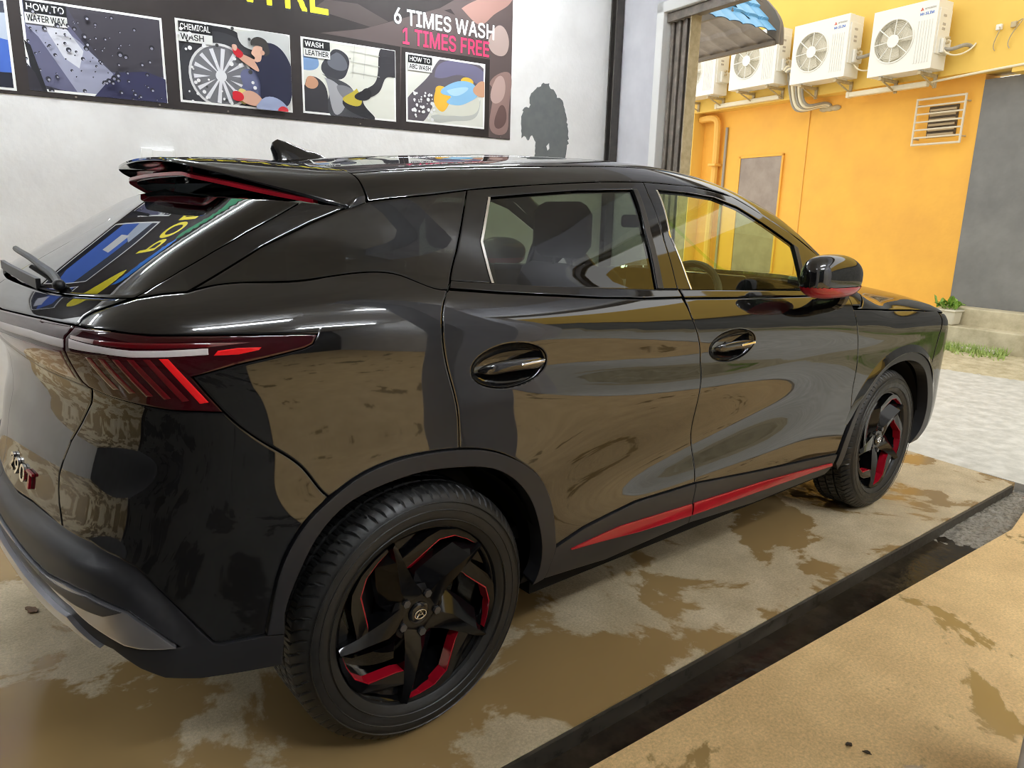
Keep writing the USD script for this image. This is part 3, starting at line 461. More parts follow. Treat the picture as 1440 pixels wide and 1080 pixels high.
# vent grille
o_ = BW(3.165, 4.95, 2.67); g0, g1, h0, h1 = 2.875, 3.46, 2.39, 2.95
t = thing('window_grille', 'cream barred grille over a louvred vent near the grey wall', 'grille', o_); R = lambda m: rel(m, o_)
obj('vent_recess', R(vb(4.964, 4.985, g0+.10, g1-.13, h0+.09, h1-.10)), 'grille_dark', t)
for k in range(6): obj('louvre', R(moved(vb(4.945, 4.965, g0+.12, g1-.15, h0+.11+k*.058, h0+.137+k*.058), (0, 0, 0))), 'louvre_tan', t)
for zz in (h0+.01, h1-.01): obj('frame_bar', R(vtube([(4.90, g0, zz), (4.90, g1, zz)], .014)), 'grille_white', t)
for uu in (g0, g1): obj('frame_bar', R(vtube([(4.90, uu, h0), (4.90, uu, h1)], .014)), 'grille_white', t)
for k in range(1, 6): obj('cross_bar', R(vtube([(4.90, g0, h0+k*(h1-h0)/6), (4.90, g1, h0+k*(h1-h0)/6)], .011)), 'grille_white', t)
for uu in (g0+.01, g1-.01):
    for zz in (h0+.08, h1-.08): obj('standoff', R(vtube([(4.90, uu, zz), (4.975, uu-.03, zz)], .010)), 'bracket_metal', t)
for i, (u, z, lb) in enumerate(((2.55, 3.58, 'small white wall hook left of the two on the upper yellow wall'), (2.40, 3.58, 'small dark wall hook at the right edge of the upper yellow wall'))):
    o_ = BW(u, 4.75, z); t = thing('wall_hook', lb, 'hook', o_)
    obj('plate', rel(vrb(4.72, 4.757, u-.03, u+.03, z-.03, z+.03, .006), o_), 'ac_white' if i == 0 else 'bracket_metal', t); obj('wire', rel(vtube(spline([(4.73, u, z), (4.70, u-.03 if i == 0 else u-.10, z-.02 if i == 0 else z+.03), (4.72, u+.02, z-.15), (4.74, u+.01, z-.24)], 16), .006, 6), o_), 'bracket_metal', t)
# planter
o_ = BW(2.56, 4.62, .255)
t = thing('plant_pot', 'small white planter with a green plant on the step by the grey wall', 'plant pot', o_); R = lambda m: rel(m, o_)
pot = rbox(-.09, .09, -.135, .135, 0, .175, .02); q = pot.vertices; q[:, :2] *= (1 + .12*(q[:, 2:3]/.175-.5)); pot.vertices = q
obj('pot', R(inb(moved(pot, (4.62, 2.56, .257)))), 'pot_white', t); obj('rim', R(inb(rbox(4.62-.105, 4.62+.105, 2.56-.152, 2.56+.152, .41, .437, .01))), 'pot_white', t)
def leaf(l, w):
    s = np.array([[0, 0, 0], [l*.35, w, .15*l], [l*.75, w*.8, .22*l], [l, 0, .12*l], [l*.75, -w*.8, .22*l], [l*.35, -w, .15*l], [l*.5, 0, .12*l]]); f = [(6, k, (k+1) % 6) for k in range(6)]
    m = trimesh.Trimesh(np.vstack([s, s-[0, 0, .002]]), np.vstack([f, np.array(f)[:, ::-1]+7]), process=False); return m
lv = []
for k in range(46):
    m = leaf(.07+.05*rng.random(), .016+.01*rng.random()); a_, b_ = rng.random()*6.28, -rng.random()*1.2
    m.apply_transform(trimesh.transformations.euler_matrix(rng.random()*.6-.3, b_, a_)); lv.append(moved(m, (4.62+rng.normal()*.035, 2.56+rng.normal()*.07, .43+rng.random()*.07)))
obj('foliage', R(inb(cat_(lv))), 'leaf_green', t, smooth=False); obj('stem', R(cat_([vtube([(4.62, 2.5+.04*k, .40), (4.62+.02*(k % 2), 2.49+.05*k, .50)], .005, 5) for k in range(4)])), 'leaf_green', t)
# grass and rubble at the foot of the step
bl2 = []
for k in range(9000):
    u = rng.uniform(-3.5, 6.5); v = 4.46 - abs(rng.normal())*.16 - .10*meshkit.noise(np.array([u*1.7, 0, 0]))
    if meshkit.noise(np.array([u*2.1, v*3, 3.])) < .28: continue
    h_, a_ = .045+.08*rng.random(), rng.random()*6.28; dx, dy = .011*math.cos(a_), .011*math.sin(a_); lx_, ly_ = rng.normal()*.03, rng.normal()*.03
    bl2.append([[v-dx, u-dy, .0], [v+dx, u+dy, .0], [v+lx_, u+ly_, h_]])
bl2 = np.array(bl2); vv_ = bl2.reshape(-1, 3); gm = trimesh.Trimesh(vv_, np.arange(len(vv_)).reshape(-1, 3), process=False)
gg = obj('grass_strip', inb(gm), 'grass_green', smooth=False); tag(gg, 'strip of green grass along the foot of the concrete step', 'grass', kind='stuff')
for k in range(7):
    u, v = (2.35, 2.25, 2.12, 1.98, 1.90, 1.2, .95)[k], 4.42 - .05*(k % 3); s = .03+.03*rng.random(); m = trimesh.creation.icosphere(2, 1.0); q = m.vertices; q *= (1+.35*(meshkit.noise(q*1.7+k*9)-.5))[:, None]; q *= [s*1.2, s*1.8, s*.7]; m.vertices = q + [v, u, s*.5+.01]; o_ = BW(u, v, 0.)
    pr = obj('rubble_stone', inb(m), 'rubble'); tag(pr, 'pale stone lying in the grass at the foot of the step', 'stone', 'stones in the grass by the step')
# tiled awning over the lane
def tiles(P00, P10, P01, P11, nu, nw, per_row=.30, per_col=.21, amp=.022, thick=.006):
    P00, P10, P01, P11 = (np.array(p_, float) for p_ in (P00, P10, P01, P11)); a, b = np.meshgrid(np.linspace(0, 1, nu), np.linspace(0, 1, nw), indexing='ij')
    P = (1-a)[..., None]*((1-b)[..., None]*P00 + b[..., None]*P01) + a[..., None]*((1-b)[..., None]*P10 + b[..., None]*P11)
    W_, H_ = np.linalg.norm(P10-P00), np.linalg.norm(P01-P00); n = np.cross(P10-P00, P01-P00); n /= np.linalg.norm(n); n = n*np.sign(n[2])
    col = np.abs(np.sin(np.pi*a*W_/per_col))**.7; row = 1 - ((b*H_/per_row + .12*col) % 1.0)
    d = amp*col + .022*row; T_ = P + d[..., None]*n; B_ = T_ - thick*n
    v = np.vstack([T_.reshape(-1, 3), B_.reshape(-1, 3)]); i, j = np.meshgrid(np.arange(nu-1), np.arange(nw-1), indexing='ij'); q = np.stack([i*nw+j, (i+1)*nw+j, (i+1)*nw+j+1, i*nw+j+1], -1).reshape(-1, 4)
    m = np.vstack([q[:, [0, 1, 2]], q[:, [0, 2, 3]]]); return trimesh.Trimesh(v, np.vstack([m, m[:, ::-1]+nu*nw]), process=False)
o_ = BW(3.6, .3, 3.5)
t = thing('awning', 'blue tiled metal awning with brown underside outside the opening', 'awning', o_); R = lambda m: rel(m, o_)
obj('front_slope', R(inb(tiles((1.80, 3.14, 3.12), (1.80, 8.0, 3.12), (.28, 3.30, 3.80), (.28, 8.0, 3.80), 260, 40))), 'awning_under', t, smooth=False)
obj('end_slope', R(inb(tiles((.40, 2.98, 3.15), (1.78, 3.16, 3.20), (.40, 3.45, 3.66), (1.70, 3.42, 3.56), 110, 50, per_row=.26))), 'awning_blue', t, smooth=False)
obj('end_rim', R(vtube(spline([(1.83, 3.10, 3.10), (1.83, 3.105, 3.20), (1.83, 3.14, 3.32), (1.82, 3.25, 3.45), (1.80, 3.42, 3.60)], 24), .020, 6)), 'awning_frame', t)
bp = extr([(3.10, 3.11), (3.105, 3.30), (3.18, 3.42), (3.30, 3.54), (3.45, 3.60), (3.50, 3.50), (3.26, 3.26), (3.24, 3.11)], .03); q = bp.vertices; bp.vertices = np.stack([1.79+q[:, 2], q[:, 0], q[:, 1]], 1); obj('end_board', R(inb(bp)), 'awning_frame', t)
obj('eave_rail', R(cat_([vb(1.755, 1.80, 3.14, 8, 3.10, 3.135), vb(1.20, 1.24, 3.2, 8, 3.31, 3.36)])), 'awning_frame', t)

# ------------------------------------------------------------------ the car body: one smooth implicit surface, cut into panels
def pc(*pts,sg=.02):
    a=np.array(pts,float); f=PC(a[:,0],a[:,1]); lo,hi=a[0,0],a[-1,0]; d0,d1=float(f(lo,1)),float(f(hi,1))
    x=np.arange(lo-.3,hi+.3,.002); y=f(np.clip(x,lo,hi))+np.minimum(x-lo,0)*d0+np.maximum(x-hi,0)*d1
    y=GF(y,sg/.002,mode='nearest'); x,y=x[60:-60],y[60:-60]
    return lambda t: np.interp(t,x,y)
def smax(a,b,r):
    h=np.maximum(r-np.abs(a-b),0)/r
    return np.maximum(a,b)+h*h*h*r/6
L=pc((.15,.78),(.22,.83),(.29,.872),(.36,.893),(.48,.899),(.60,.898),(.72,.902),(.85,.908),(.93,.912),(.98,.911),(1.03,.900),(1.09,.878),(1.14,.852),(1.22,.822),(1.32,.775),(1.42,.715),(1.50,.640),(1.58,.52),(1.7,.3))
ZC=pc((-.9,1.09),(-.3,1.095),(.3,1.075),(1.0,1.02),(1.6,.985),(2.2,.955),(3.3,.90),sg=.05)
ZB=pc((-.9,1.19),(-.5,1.20),(-.2,1.215),(.05,1.21),(.24,1.19),(.9,1.148),(1.8,1.105),(2.3,1.06),(3.3,.99),sg=.05)
TL=pc((-1,.16),(-.7,.075),(-.5,.035),(-.3,.012),(0,0),(2.3,0),(2.9,-.012),(3.15,-.012),(3.3,.015),(3.5,.07),sg=.05)
TG=pc((-1,.26),(-.6,.15),(-.3,.085),(0,.04),(.4,.01),(.8,0),(1.8,0),(2.2,.01),(3.5,.2),sg=.05)
XR=pc((.15,-.68),(.25,-.74),(.33,-.785),(.42,-.812),(.52,-.815),(.62,-.80),(.70,-.775),(.80,-.757),(.90,-.735),(.97,-.735),(1.04,-.77),(1.08,-.782),(1.12,-.772),(1.16,-.735),(1.20,-.675),(1.30,-.51),(1.40,-.345),(1.5,-.18),(1.6,-.02))
RC=pc((.2,.30),(.7,.30),(.95,.30),(1.08,.22),(1.2,.14),(1.5,.10),sg=.05)
ZT=pc((-.9,1.20),(-.45,1.425),(-.3,1.462),(0,1.513),(.4,1.555),(.8,1.582),(1.15,1.59),(1.5,1.567),(1.75,1.495),(2.1,1.322),(2.4,1.165),(2.52,1.115),(2.6,1.10),(2.76,1.095),(3.0,1.085),(3.2,1.048),(3.35,.985),(3.45,.915),(3.6,.78),sg=.05)
KT=pc((-1,.13),(1.2,.12),(1.8,.13),(2.3,.15),(2.7,.13),(3.5,.10),sg=.05)
RT=pc((-1,.08),(1.8,.09),(2.3,.12),(2.8,.12),(3.5,.15),sg=.05)
XF=pc((.15,3.36),(.3,3.44),(.5,3.50),(.7,3.50),(.9,3.46),(1.05,3.36),(1.2,3.2))
def sm(t): t=np.clip(t,0,1); return t*t*t*(t*(6*t-15)+10)
def Yside(x,z):
    zc,zb=ZC(x),ZB(x)
    k=np.select([z<.70,z<zc,z<zb],[z,.70+(z-.70)*(.98-.70)/(zc-.70),.98+(z-zc)*(1.14-.98)/(zb-zc)],1.14+(z-zb))
    g=sm((k-1.05)/.2)
    y=L(k)-TL(x)*(1-g)-TG(x)*g
    lo=1-sm((z-.62)/.25)
    y=y+.014*lo*(np.exp(-((x)/.50)**4)+np.exp(-((x-2.63)/.50)**4))
    y=y-.030*np.exp(-((x-1.20)/.66)**4)*np.exp(-((z-.615-.10*(x-1.1)**1)/.125)**2)
    y=y-.013*np.exp(-((x-1.2)/.95)**4)*np.exp(-((z-(zc-.10))/.065)**2)
    return y
def Xrear(y,z): 
    a=np.abs(y)
    return XR(z)+.15*a*a+.6*np.maximum(a-.45,0)**3
def Xfront(y,z):
    a=np.abs(y); return XF(z)-.16*a*a-.5*np.maximum(a-.4,0)**3
def Ztop(x,y): return ZT(x)-KT(x)*y*y
def F(P):
    x,y,z=P[...,0],np.abs(P[...,1]),P[...,2]
    s=y-Yside(x,z); r=Xrear(y,z)-x; f=x-Xfront(y,z); t=z-Ztop(x,y)
    o=smax(s,.75*r,RC(z)*.5+.02)
    o=smax(o,f,.17)
    return smax(o,t,RT(x))
def grad(P,e=2e-3):
    g=np.stack([F(P+np.eye(3)[i]*e)-F(P-np.eye(3)[i]*e) for i in range(3)],-1)
    return g/np.linalg.norm(g,axis=-1,keepdims=True)
XA,XB=-.2,2.75
def bis(O,D,lo,hi,n=34):
    lo=np.full(O.shape[:-1],lo,float); hi=np.full(O.shape[:-1],hi,float)
    for _ in range(n):
        m=(lo+hi)/2; i=F(O+m[...,None]*D)<0; lo=np.where(i,m,lo); hi=np.where(i,hi,m)
    return O+lo[...,None]*D
def S_fan(q):
    a,z=q[...,0],q[...,1]; ph=np.where(a<XA,(XA-a)/.9,np.where(a>XB,-(a-XB)/.9,0))
    O=np.stack([np.clip(a,XA,XB),0*a,z],-1); D=np.stack([-np.sin(ph),-np.cos(ph),0*a],-1)
    return bis(O,D,.02,1.4)
def inv_fan(P):
    x,y=P[...,0],P[...,1]
    a=np.where(x<XA,XA-.9*np.arctan2(XA-x,-y),np.where(x>XB,XB+.9*np.arctan2(x-XB,-y),x))
    return np.stack([a,P[...,2]],-1)
def S_top(q):
    O=np.stack([q[...,0],q[...,1],0*q[...,0]+.8],-1); return bis(O,np.array([0,0,1.]),0,1.2)

def S_bar(q):
    x,th=q[...,0],q[...,1]
    O=np.stack([x,0*x,0*x+.9],-1); D=np.stack([0*x,-np.cos(th),np.sin(th)],-1); return bis(O,D,.02,1.3)
def inv_bar(P): return np.stack([P[...,0],np.arctan2(P[...,2]-.9,-P[...,1])],-1)
CV = dict(
 beltT=[(0.113,1.200),(0.243,1.189),(0.514,1.170),(0.894,1.148),(1.002,1.143),(1.070,1.140),(1.398,1.124),(1.811,1.105),(2.010,1.096)], 
 beltL=[(0.096,1.182),(0.246,1.167),(0.615,1.137),(0.814,1.125),(1.024,1.115),(1.380,1.100),(1.792,1.085),(1.992,1.078)], 
 rgapL=[(0.096,1.182),(0.071,1.159),(0.049,1.106),(0.048,1.068),(0.063,0.993),(0.091,0.903),(0.101,0.806),(0.101,0.785)], 
 rgapU=[(0.248,1.425),(0.221,1.379),(0.162,1.270),(0.113,1.200)], 
 bgapU=[(1.028,1.486),(1.009,1.441),(0.996,1.296),(1.002,1.143)], 
 bgapL=[(1.002,1.143),(1.016,1.115),(1.022,1.073),(1.040,1.022),(1.086,0.939),(1.101,0.800),(1.105,0.715),(1.121,0.614),(1.132,0.499),(1.129,0.461)], 
 bgapR=[(1.129,0.461),(1.114,0.395),(1.121,0.310)], 
 fgap=[(1.992,1.078),(2.135,1.079),(2.177,1.060),(2.167,1.021),(2.168,0.959),(2.211,0.869),(2.227,0.764),(2.216,0.656),(2.228,0.554),(2.207,0.475)], 
 archO=[(-0.404,0.444),(-0.391,0.502),(-0.360,0.608),(-0.300,0.696),(-0.258,0.728),(-0.190,0.766),(-0.107,0.789),(-0.008,0.794),(0.101,0.785),(0.202,0.761),(0.297,0.713),(0.370,0.653),(0.418,0.577),(0.440,0.495),(0.448,0.416)], 
 archI=[(-0.361,0.485),(-0.348,0.528),(-0.328,0.571),(-0.281,0.654),(-0.214,0.711),(-0.123,0.739),(-0.010,0.749),(0.097,0.738),(0.201,0.713),(0.277,0.665),(0.342,0.585),(0.372,0.510),(0.388,0.421),(0.383,0.365),(0.366,0.319)], 
 fclad=[(2.168,0.325),(2.187,0.422),(2.235,0.510),(2.346,0.663),(2.510,0.747),(2.695,0.781),(2.855,0.754),(2.940,0.712)], 
 rockT=[(0.448,0.416),(0.571,0.441),(0.818,0.465),(1.129,0.461),(1.573,0.420),(2.157,0.373)], 
 rockB=[(0.413,0.324),(0.701,0.291),(1.121,0.310),(1.567,0.277),(2.125,0.277)], 
 redT=[(0.511,0.394),(0.731,0.406),(1.106,0.392),(1.585,0.375),(2.123,0.338)], 
 redB=[(0.515,0.390),(0.826,0.361),(1.122,0.346),(1.603,0.335),(2.139,0.323)], 
 seam=[(-0.509,1.037),(-0.487,1.002),(-0.457,0.959),(-0.386,0.885),(-0.304,0.811),(-0.267,0.754),(-0.239,0.727)], 
 lampT=[(-0.728,1.130),(-0.638,1.127),(-0.572,1.120),(-0.492,1.117),(-0.428,1.114),(-0.332,1.109),(-0.262,1.105)], 
 lampB=[(-0.262,1.105),(-0.274,1.085),(-0.294,1.077),(-0.363,1.065),(-0.428,1.055),(-0.509,1.037),(-0.487,1.002),(-0.457,0.959),(-0.505,0.965),(-0.552,0.970),(-0.604,0.980),(-0.661,0.991),(-0.716,1.005)], 
 tgap=[(-0.607,1.185),(-0.651,1.172),(-0.692,1.158),(-0.716,1.145),(-0.726,1.130)], 
 lgap=[(-0.726,1.130),(-0.752,1.105),(-0.753,1.081),(-0.740,1.047),(-0.731,1.016),(-0.714,1.002)], 
 lowgap=[(-0.714,1.002),(-0.733,0.965),(-0.779,0.914),(-0.831,0.864),(-0.865,0.812),(-0.881,0.783),(-0.882,0.747),(-0.876,0.723),(-0.849,0.679)], 
 tgBot=[(-1.478,0.660),(-1.262,0.663),(-1.072,0.679),(-0.941,0.683),(-0.849,0.679)], 
 ledge=[(-1.397,0.624),(-1.232,0.634),(-1.065,0.637),(-0.929,0.640),(-0.845,0.678)], 
 matT=[(-0.846,0.680),(-0.742,0.679),(-0.675,0.661),(-0.641,0.644),(-0.620,0.621),(-0.569,0.549),(-0.508,0.456)], 
 cre=[(-0.814,0.699),(-0.700,0.721),(-0.643,0.710),(-0.608,0.690),(-0.577,0.625),(-0.539,0.546),(-0.491,0.451)], 
 bumpB=[(-0.693,0.468),(-0.645,0.423),(-0.603,0.395),(-0.537,0.376),(-0.457,0.366),(-0.370,0.356)], 
 bump2=[(-0.495,0.450),(-0.404,0.444),(-0.363,0.435)], 
 silT=[(-1.417,0.579),(-1.165,0.582),(-0.981,0.580),(-0.873,0.580),(-0.798,0.587),(-0.735,0.584),(-0.688,0.569),(-0.656,0.555),(-0.617,0.516),(-0.572,0.464)], 
 silB=[(-0.572,0.464),(-0.607,0.467),(-0.640,0.472),(-0.667,0.481),(-0.708,0.508),(-0.776,0.547),(-0.902,0.571),(-1.111,0.576),(-1.410,0.568)], 
 lipB=[(-1.413,0.529),(-1.114,0.526),(-0.907,0.518),(-0.781,0.505),(-0.693,0.468)], 
 lampTc=[(-1.203,1.118),(-0.997,1.125),(-0.858,1.129),(-0.728,1.130)], 
 lampBc=[(-1.162,1.034),(-0.912,1.016),(-0.778,1.010),(-0.717,1.003)], 
 strip=[(-1.164,1.086),(-0.893,1.095),(-0.756,1.094),(-0.665,1.092),(-0.605,1.086),(-0.542,1.085),(-0.478,1.085)], 
 redtip=[(-0.469,1.077),(-0.461,1.086),(-0.423,1.089),(-0.380,1.087),(-0.385,1.082),(-0.424,1.076)], 
 gbot=[(-2.013,1.172),(-1.507,1.175),(-1.209,1.172),(-0.949,1.173),(-0.800,1.176),(-0.687,1.181),(-0.616,1.185)], 
 gR=[(-0.616,1.185),(-0.604,1.191),(-0.569,1.211),(-0.530,1.233),(-0.454,1.271),(-0.368,1.310),(-0.282,1.347),(-0.206,1.380)], 
 dpl=[(-0.607,1.185),(-0.558,1.192),(-0.513,1.195),(-0.434,1.234),(-0.338,1.280),(-0.232,1.319),(-0.119,1.364),(-0.047,1.386)], 
 ql=[(-0.513,1.195),(-0.410,1.210),(-0.271,1.212),(-0.164,1.222),(-0.075,1.226),(-0.025,1.219),(0.017,1.202),(0.096,1.182)], 
 doorT=[(-0.047,1.386),(0.034,1.397),(0.117,1.407),(0.248,1.425),(0.488,1.450),(0.790,1.474),(1.028,1.486),(1.306,1.486),(1.534,1.460),(1.663,1.400),(1.828,1.329),(2.003,1.239)], 
 ditch=[(-0.052,1.453),(0.111,1.471),(0.316,1.489),(0.521,1.505),(0.714,1.519),(0.997,1.539)], 
 rwin=[(0.312,1.406),(0.472,1.422),(0.671,1.440),(0.938,1.455),(0.906,1.326),(0.894,1.148),(0.536,1.169),(0.243,1.189),(0.246,1.243),(0.246,1.293),(0.276,1.347)], 
 fwin=[(1.080,1.461),(1.245,1.459),(1.405,1.448),(1.527,1.417),(1.664,1.354),(1.772,1.302),(1.819,1.279),(1.811,1.195),(1.810,1.113),(1.400,1.126),(1.082,1.140),(1.040,1.314)], 
 sail=[(1.845,1.279),(1.990,1.228),(2.027,1.121),(2.006,1.099),(1.835,1.107)], 
 hoodE=[(2.162,1.015),(2.332,1.004),(2.585,0.985),(2.782,0.975),(2.912,0.964)], 
 rhand=[(0.216,0.987),(0.368,0.970)], 
 fhand=[(1.142,0.948),(1.410,0.934)], 
 badge=[(-1.383,0.691),(-1.055,0.729)], 
)
BS = .65
SURF = {'fan': S_fan, 'bar': lambda q: S_bar(q*np.array([1, 1/BS])), 'top': S_top}
AC_R, AC_F = XA-.9*np.pi/2, XB+.9*np.pi/2
def P2(*segs): return Polygon(np.vstack([np.asarray(s, float).reshape(-1, 2) for s in segs])).buffer(0)
c = {k: np.array(v) for k, v in CV.items()}
rv = lambda a: np.asarray(a)[::-1]
def smoothc(a, n=4): return spline(a, len(a)*n)
def dens(ring, d):
    L_ = ring.length; n = max(8, int(L_/d)); co = np.array(ring.coords)[:-1]
    s = np.unique(np.r_[np.linspace(0, L_, n, endpoint=False), [ring.project(Point(*q)) for q in co]])
    s = s[np.r_[True, np.diff(s) > d*.2]]
    return shapely.get_coordinates(shapely.line_interpolate_point(ring, s))
def patch(poly, dom='fan', res=.02, off=0., depth=.018, gap=.0018, round_=True, mid=()):
    S = SURF[dom]; V, Fc, N = [], [], []; base = 0
    poly = poly.buffer(-gap, join_style='mitre') if gap else poly
    for g in getattr(poly, 'geoms', [poly]):
        if g.area < 2e-5: continue
        rings = [dens(r, res*.45) for r in [g.exterior, *g.interiors]]; B = np.vstack(rings); nb = len(B)
        ins = g.buffer(-.004); I = np.vstack([dens(r, res*.45) for gg in getattr(ins, 'geoms', [ins]) if not gg.is_empty for r in [gg.exterior, *gg.interiors]] or [np.zeros((0, 2))])
        x0, y0, x1, y1 = g.bounds; gx, gy = np.meshgrid(np.arange(np.floor(x0/res), np.ceil(x1/res)+1)*res, np.arange(np.floor(y0/res), np.ceil(y1/res)+1)*res)
        G = np.stack([gx.ravel(), gy.ravel()], 1); inn = g.buffer(-.004-res*.35); G = G[shapely.contains_xy(inn, G[:, 0], G[:, 1])] if not inn.is_empty else np.zeros((0, 2))
        Q = np.vstack([B, I, G]); T = Delaunay(Q).simplices; cen = Q[T].mean(1); gb = g.buffer(1e-5); shapely.prepare(gb); T = T[shapely.contains_xy(gb, cen[:, 0], cen[:, 1])]
        ar = np.abs(np.cross(Q[T[:, 1]]-Q[T[:, 0]], Q[T[:, 2]]-Q[T[:, 0]])); T = T[ar > 1e-9]
        X = S(Q); n = grad(X); o = off(Q) if callable(off) else off; X = X + n*(np.asarray(o)[..., None] if np.ndim(o) else o)
        flip = (np.cross(X[T[:, 1]]-X[T[:, 0]], X[T[:, 2]]-X[T[:, 0]])*n[T[:, 0]]).sum(1) < 0; T[flip] = T[flip][:, ::-1]
        if len(I) and round_:
            from scipy.spatial import cKDTree
            k = cKDTree(Q[nb:]).query(B)[1]; od = X[:nb]-X[nb:][k]; od /= np.linalg.norm(od, axis=1, keepdims=True)+1e-9
        else: od = np.zeros((nb, 3))
        if callable(off):
            def disp(q):
                x_ = S(q); return x_ + grad(x_)*np.asarray(off(q))[..., None]
            n3 = np.cross(disp(Q+[.004, 0])-disp(Q-[.004, 0]), disp(Q+[0, .004])-disp(Q-[0, .004])); n3 /= np.linalg.norm(n3, axis=1, keepdims=True)+1e-12; n3 *= np.sign((n3*n).sum(1, keepdims=True))
        else: n3 = n.copy()
        Xb = X[:nb].copy(); X[:nb] -= n[:nb]*.0012; n3[:nb] = n3[:nb]+.3*od; n3 /= np.linalg.norm(n3, axis=1, keepdims=True)
        V.append(X); N.append(n3); Fc.append(T+base); base += len(X)
        st = 0
        for r in rings:                                     # the turned-in edge
            m = len(r); i = np.arange(m); j = (i+1) % m; top, bot = X[st:st+m], X[st:st+m]-n[st:st+m]*depth
            t = np.roll(top, -1, 0)-np.roll(top, 1, 0); on = np.cross(t, n[st:st+m]); on /= np.linalg.norm(on, axis=1, keepdims=True)+1e-12
            if (on*od[st:st+m]).sum() < 0: on = -on
            f = np.vstack([np.stack([i, j, j+m], 1), np.stack([i, j+m, i+m], 1)])
            vv2 = np.vstack([top, bot]); fn = np.cross(vv2[f[:, 1]]-vv2[f[:, 0]], vv2[f[:, 2]]-vv2[f[:, 0]])
            if (fn[:m]*on).sum() < 0: f = f[:, ::-1]
            V.append(vv2); N.append(np.vstack([on, on])); Fc.append(f+base); base += 2*m; st += m
    return np.vstack(V), np.vstack(Fc), np.vstack(N)
MY = np.array([1, -1, 1.])
car = thing('car', 'glossy black crossover car with red accents parked inside the garage', 'car')
def part(name, poly, m, parent=None, mode='mirror', label=None, **kw):
    v, f, n = patch(poly, **kw); right = left = None
    if mode == 'sym':
        return obj_n(name, np.vstack([v, v*MY]), np.vstack([f, f[:, ::-1]+len(v)]), np.vstack([n, n*MY]), m, parent or car, label=label), None
    par = parent if isinstance(parent, tuple) else (parent or car, parent or car)
    right = obj_n(name, v, f, n, m, par[0], label=label)
    if mode == 'mirror': left = obj_n(name, v*MY, f[:, ::-1], n*MY, m, par[1], label=label)
    return right, left
def both(name, mesh, m, parent=None, smooth=35, label=None):
    par = parent if isinstance(parent, tuple) else (parent or car, parent or car)
    return obj(name, mesh, m, par[0], smooth, label), obj(name, mirror_y(mesh), m, par[1], smooth, label)
def ell(cx, cz, rx, rz, n=40, p=2.0):
    t = np.linspace(0, 2*np.pi, n, endpoint=False); return Polygon(np.stack([cx+rx*np.sign(np.cos(t))*np.abs(np.cos(t))**(2/p), cz+rz*np.sign(np.sin(t))*np.abs(np.sin(t))**(2/p)], 1))

a = c
rg, bg, fg = smoothc(a['rgapL']), smoothc(a['bgapL']), smoothc(a['fgap'][2:])
archO, archI = smoothc(a['archO']), smoothc(a['archI'])
FARC = np.array([(2.166, .326), (2.186, .422), (2.235, .525), (2.347, .663), (2.510, .750), (2.690, .781), (2.850, .757), (2.945, .705), (3.015, .630), (3.062, .54), (3.082, .44), (3.075, .34), (3.055, .275)])
FIN = np.array([(2.225, .28), (2.232, .40), (2.275, .52), (2.35, .625), (2.46, .705), (2.58, .737), (2.736, .738), (2.87, .695), (2.955, .62), (3.0, .52), (3.01, .42), (2.99, .33), (2.965, .272)])
farc, fin_ = smoothc(FARC), smoothc(FIN)
bT, bL = a['beltT'], a['beltL']
hR, hF = ell(.262, .982, .128, .058), ell(1.270, .944, .135, .056)
REAR_DOOR = P2(rg, archO[archO[:, 0] > .11], a['rockT'][1:4], rv(bg)[:-4], [(1.0075, 1.1185)], rv(bL[bL[:, 0] < .99]))
FRONT_DOOR = P2(bg[4:], a['rockT'][3:], fg[::-1], a['fgap'][1::-1], rv(bL[bL[:, 0] > 1.04]), [(1.0185, 1.1155)])
FENDER = P2([(2.160, 1.016)], fg[fg[:, 1] < .99], farc[(farc[:, 1] > .50) & (farc[:, 0] < 3.0)], [(3.0, .66), (3.035, .80), (3.06, .955)], rv(a['hoodE'])[0:])
SEAM = smoothc(a['seam'])
QUARTER = P2(a['tgap'], a['lampT'][1:], a['lampB'][1:6], SEAM[SEAM[:, 1] > .735], archO[(archO[:, 0] > -.245) & (archO[:, 0] < .095)], rv(rg), rv(smoothc(a['ql'])), [(-.558, 1.192)])
BUMPER_U = P2(a['lampB'][7:], a['lowgap'], a['matT'][1:], a['bump2'][:1], archO[archO[:, 0] < -.255], rv(SEAM[SEAM[:, 1] > .735]))
TG_UP = P2([(AC_R, 1.170)], a['gbot'][2:], a['tgap'][1:], rv(a['lampTc']), [(AC_R, 1.118)])
TG_LO = P2([(AC_R, 1.045)], a['lampBc'], a['lowgap'], rv(a['tgBot']), [(AC_R, .660)])
LAMP_C = P2([(AC_R, 1.118)], a['lampTc'], a['lgap'], rv(a['lampBc']), [(AC_R, 1.045)])
LAMP_S = P2(a['lampT'], a['lampB'], rv(a['lgap'])[:-1])
BUMPER_L = P2([(AC_R, .654)], a['tgBot'][:-1]-[0, .004], a['matT'], a['bump2'], [(-.371, .358)], rv(a['bumpB']), rv(a['lipB'])[1:], [(AC_R, .531)])
SIL = P2([(AC_R, .580)], a['silT'], a['silB'][1:], [(AC_R, .568)])
GLASS_R = P2([(AC_R, 1.174)], a['gbot'][1:], a['gR'][1:], [(-.6, 1.405), (AC_R, 1.42)])
DPIL = P2(a['gR'], [(-.105, 1.372)], rv(a['dpl'][:-1]))
QGLASS = P2(smoothc(a['ql']), rv(a['rgapU']), rv(a['doorT'][:4])[1:], rv(a['dpl'][2:-1]))
rwin, fwin = Polygon(a['rwin']).buffer(0), Polygon(a['fwin']).buffer(0)
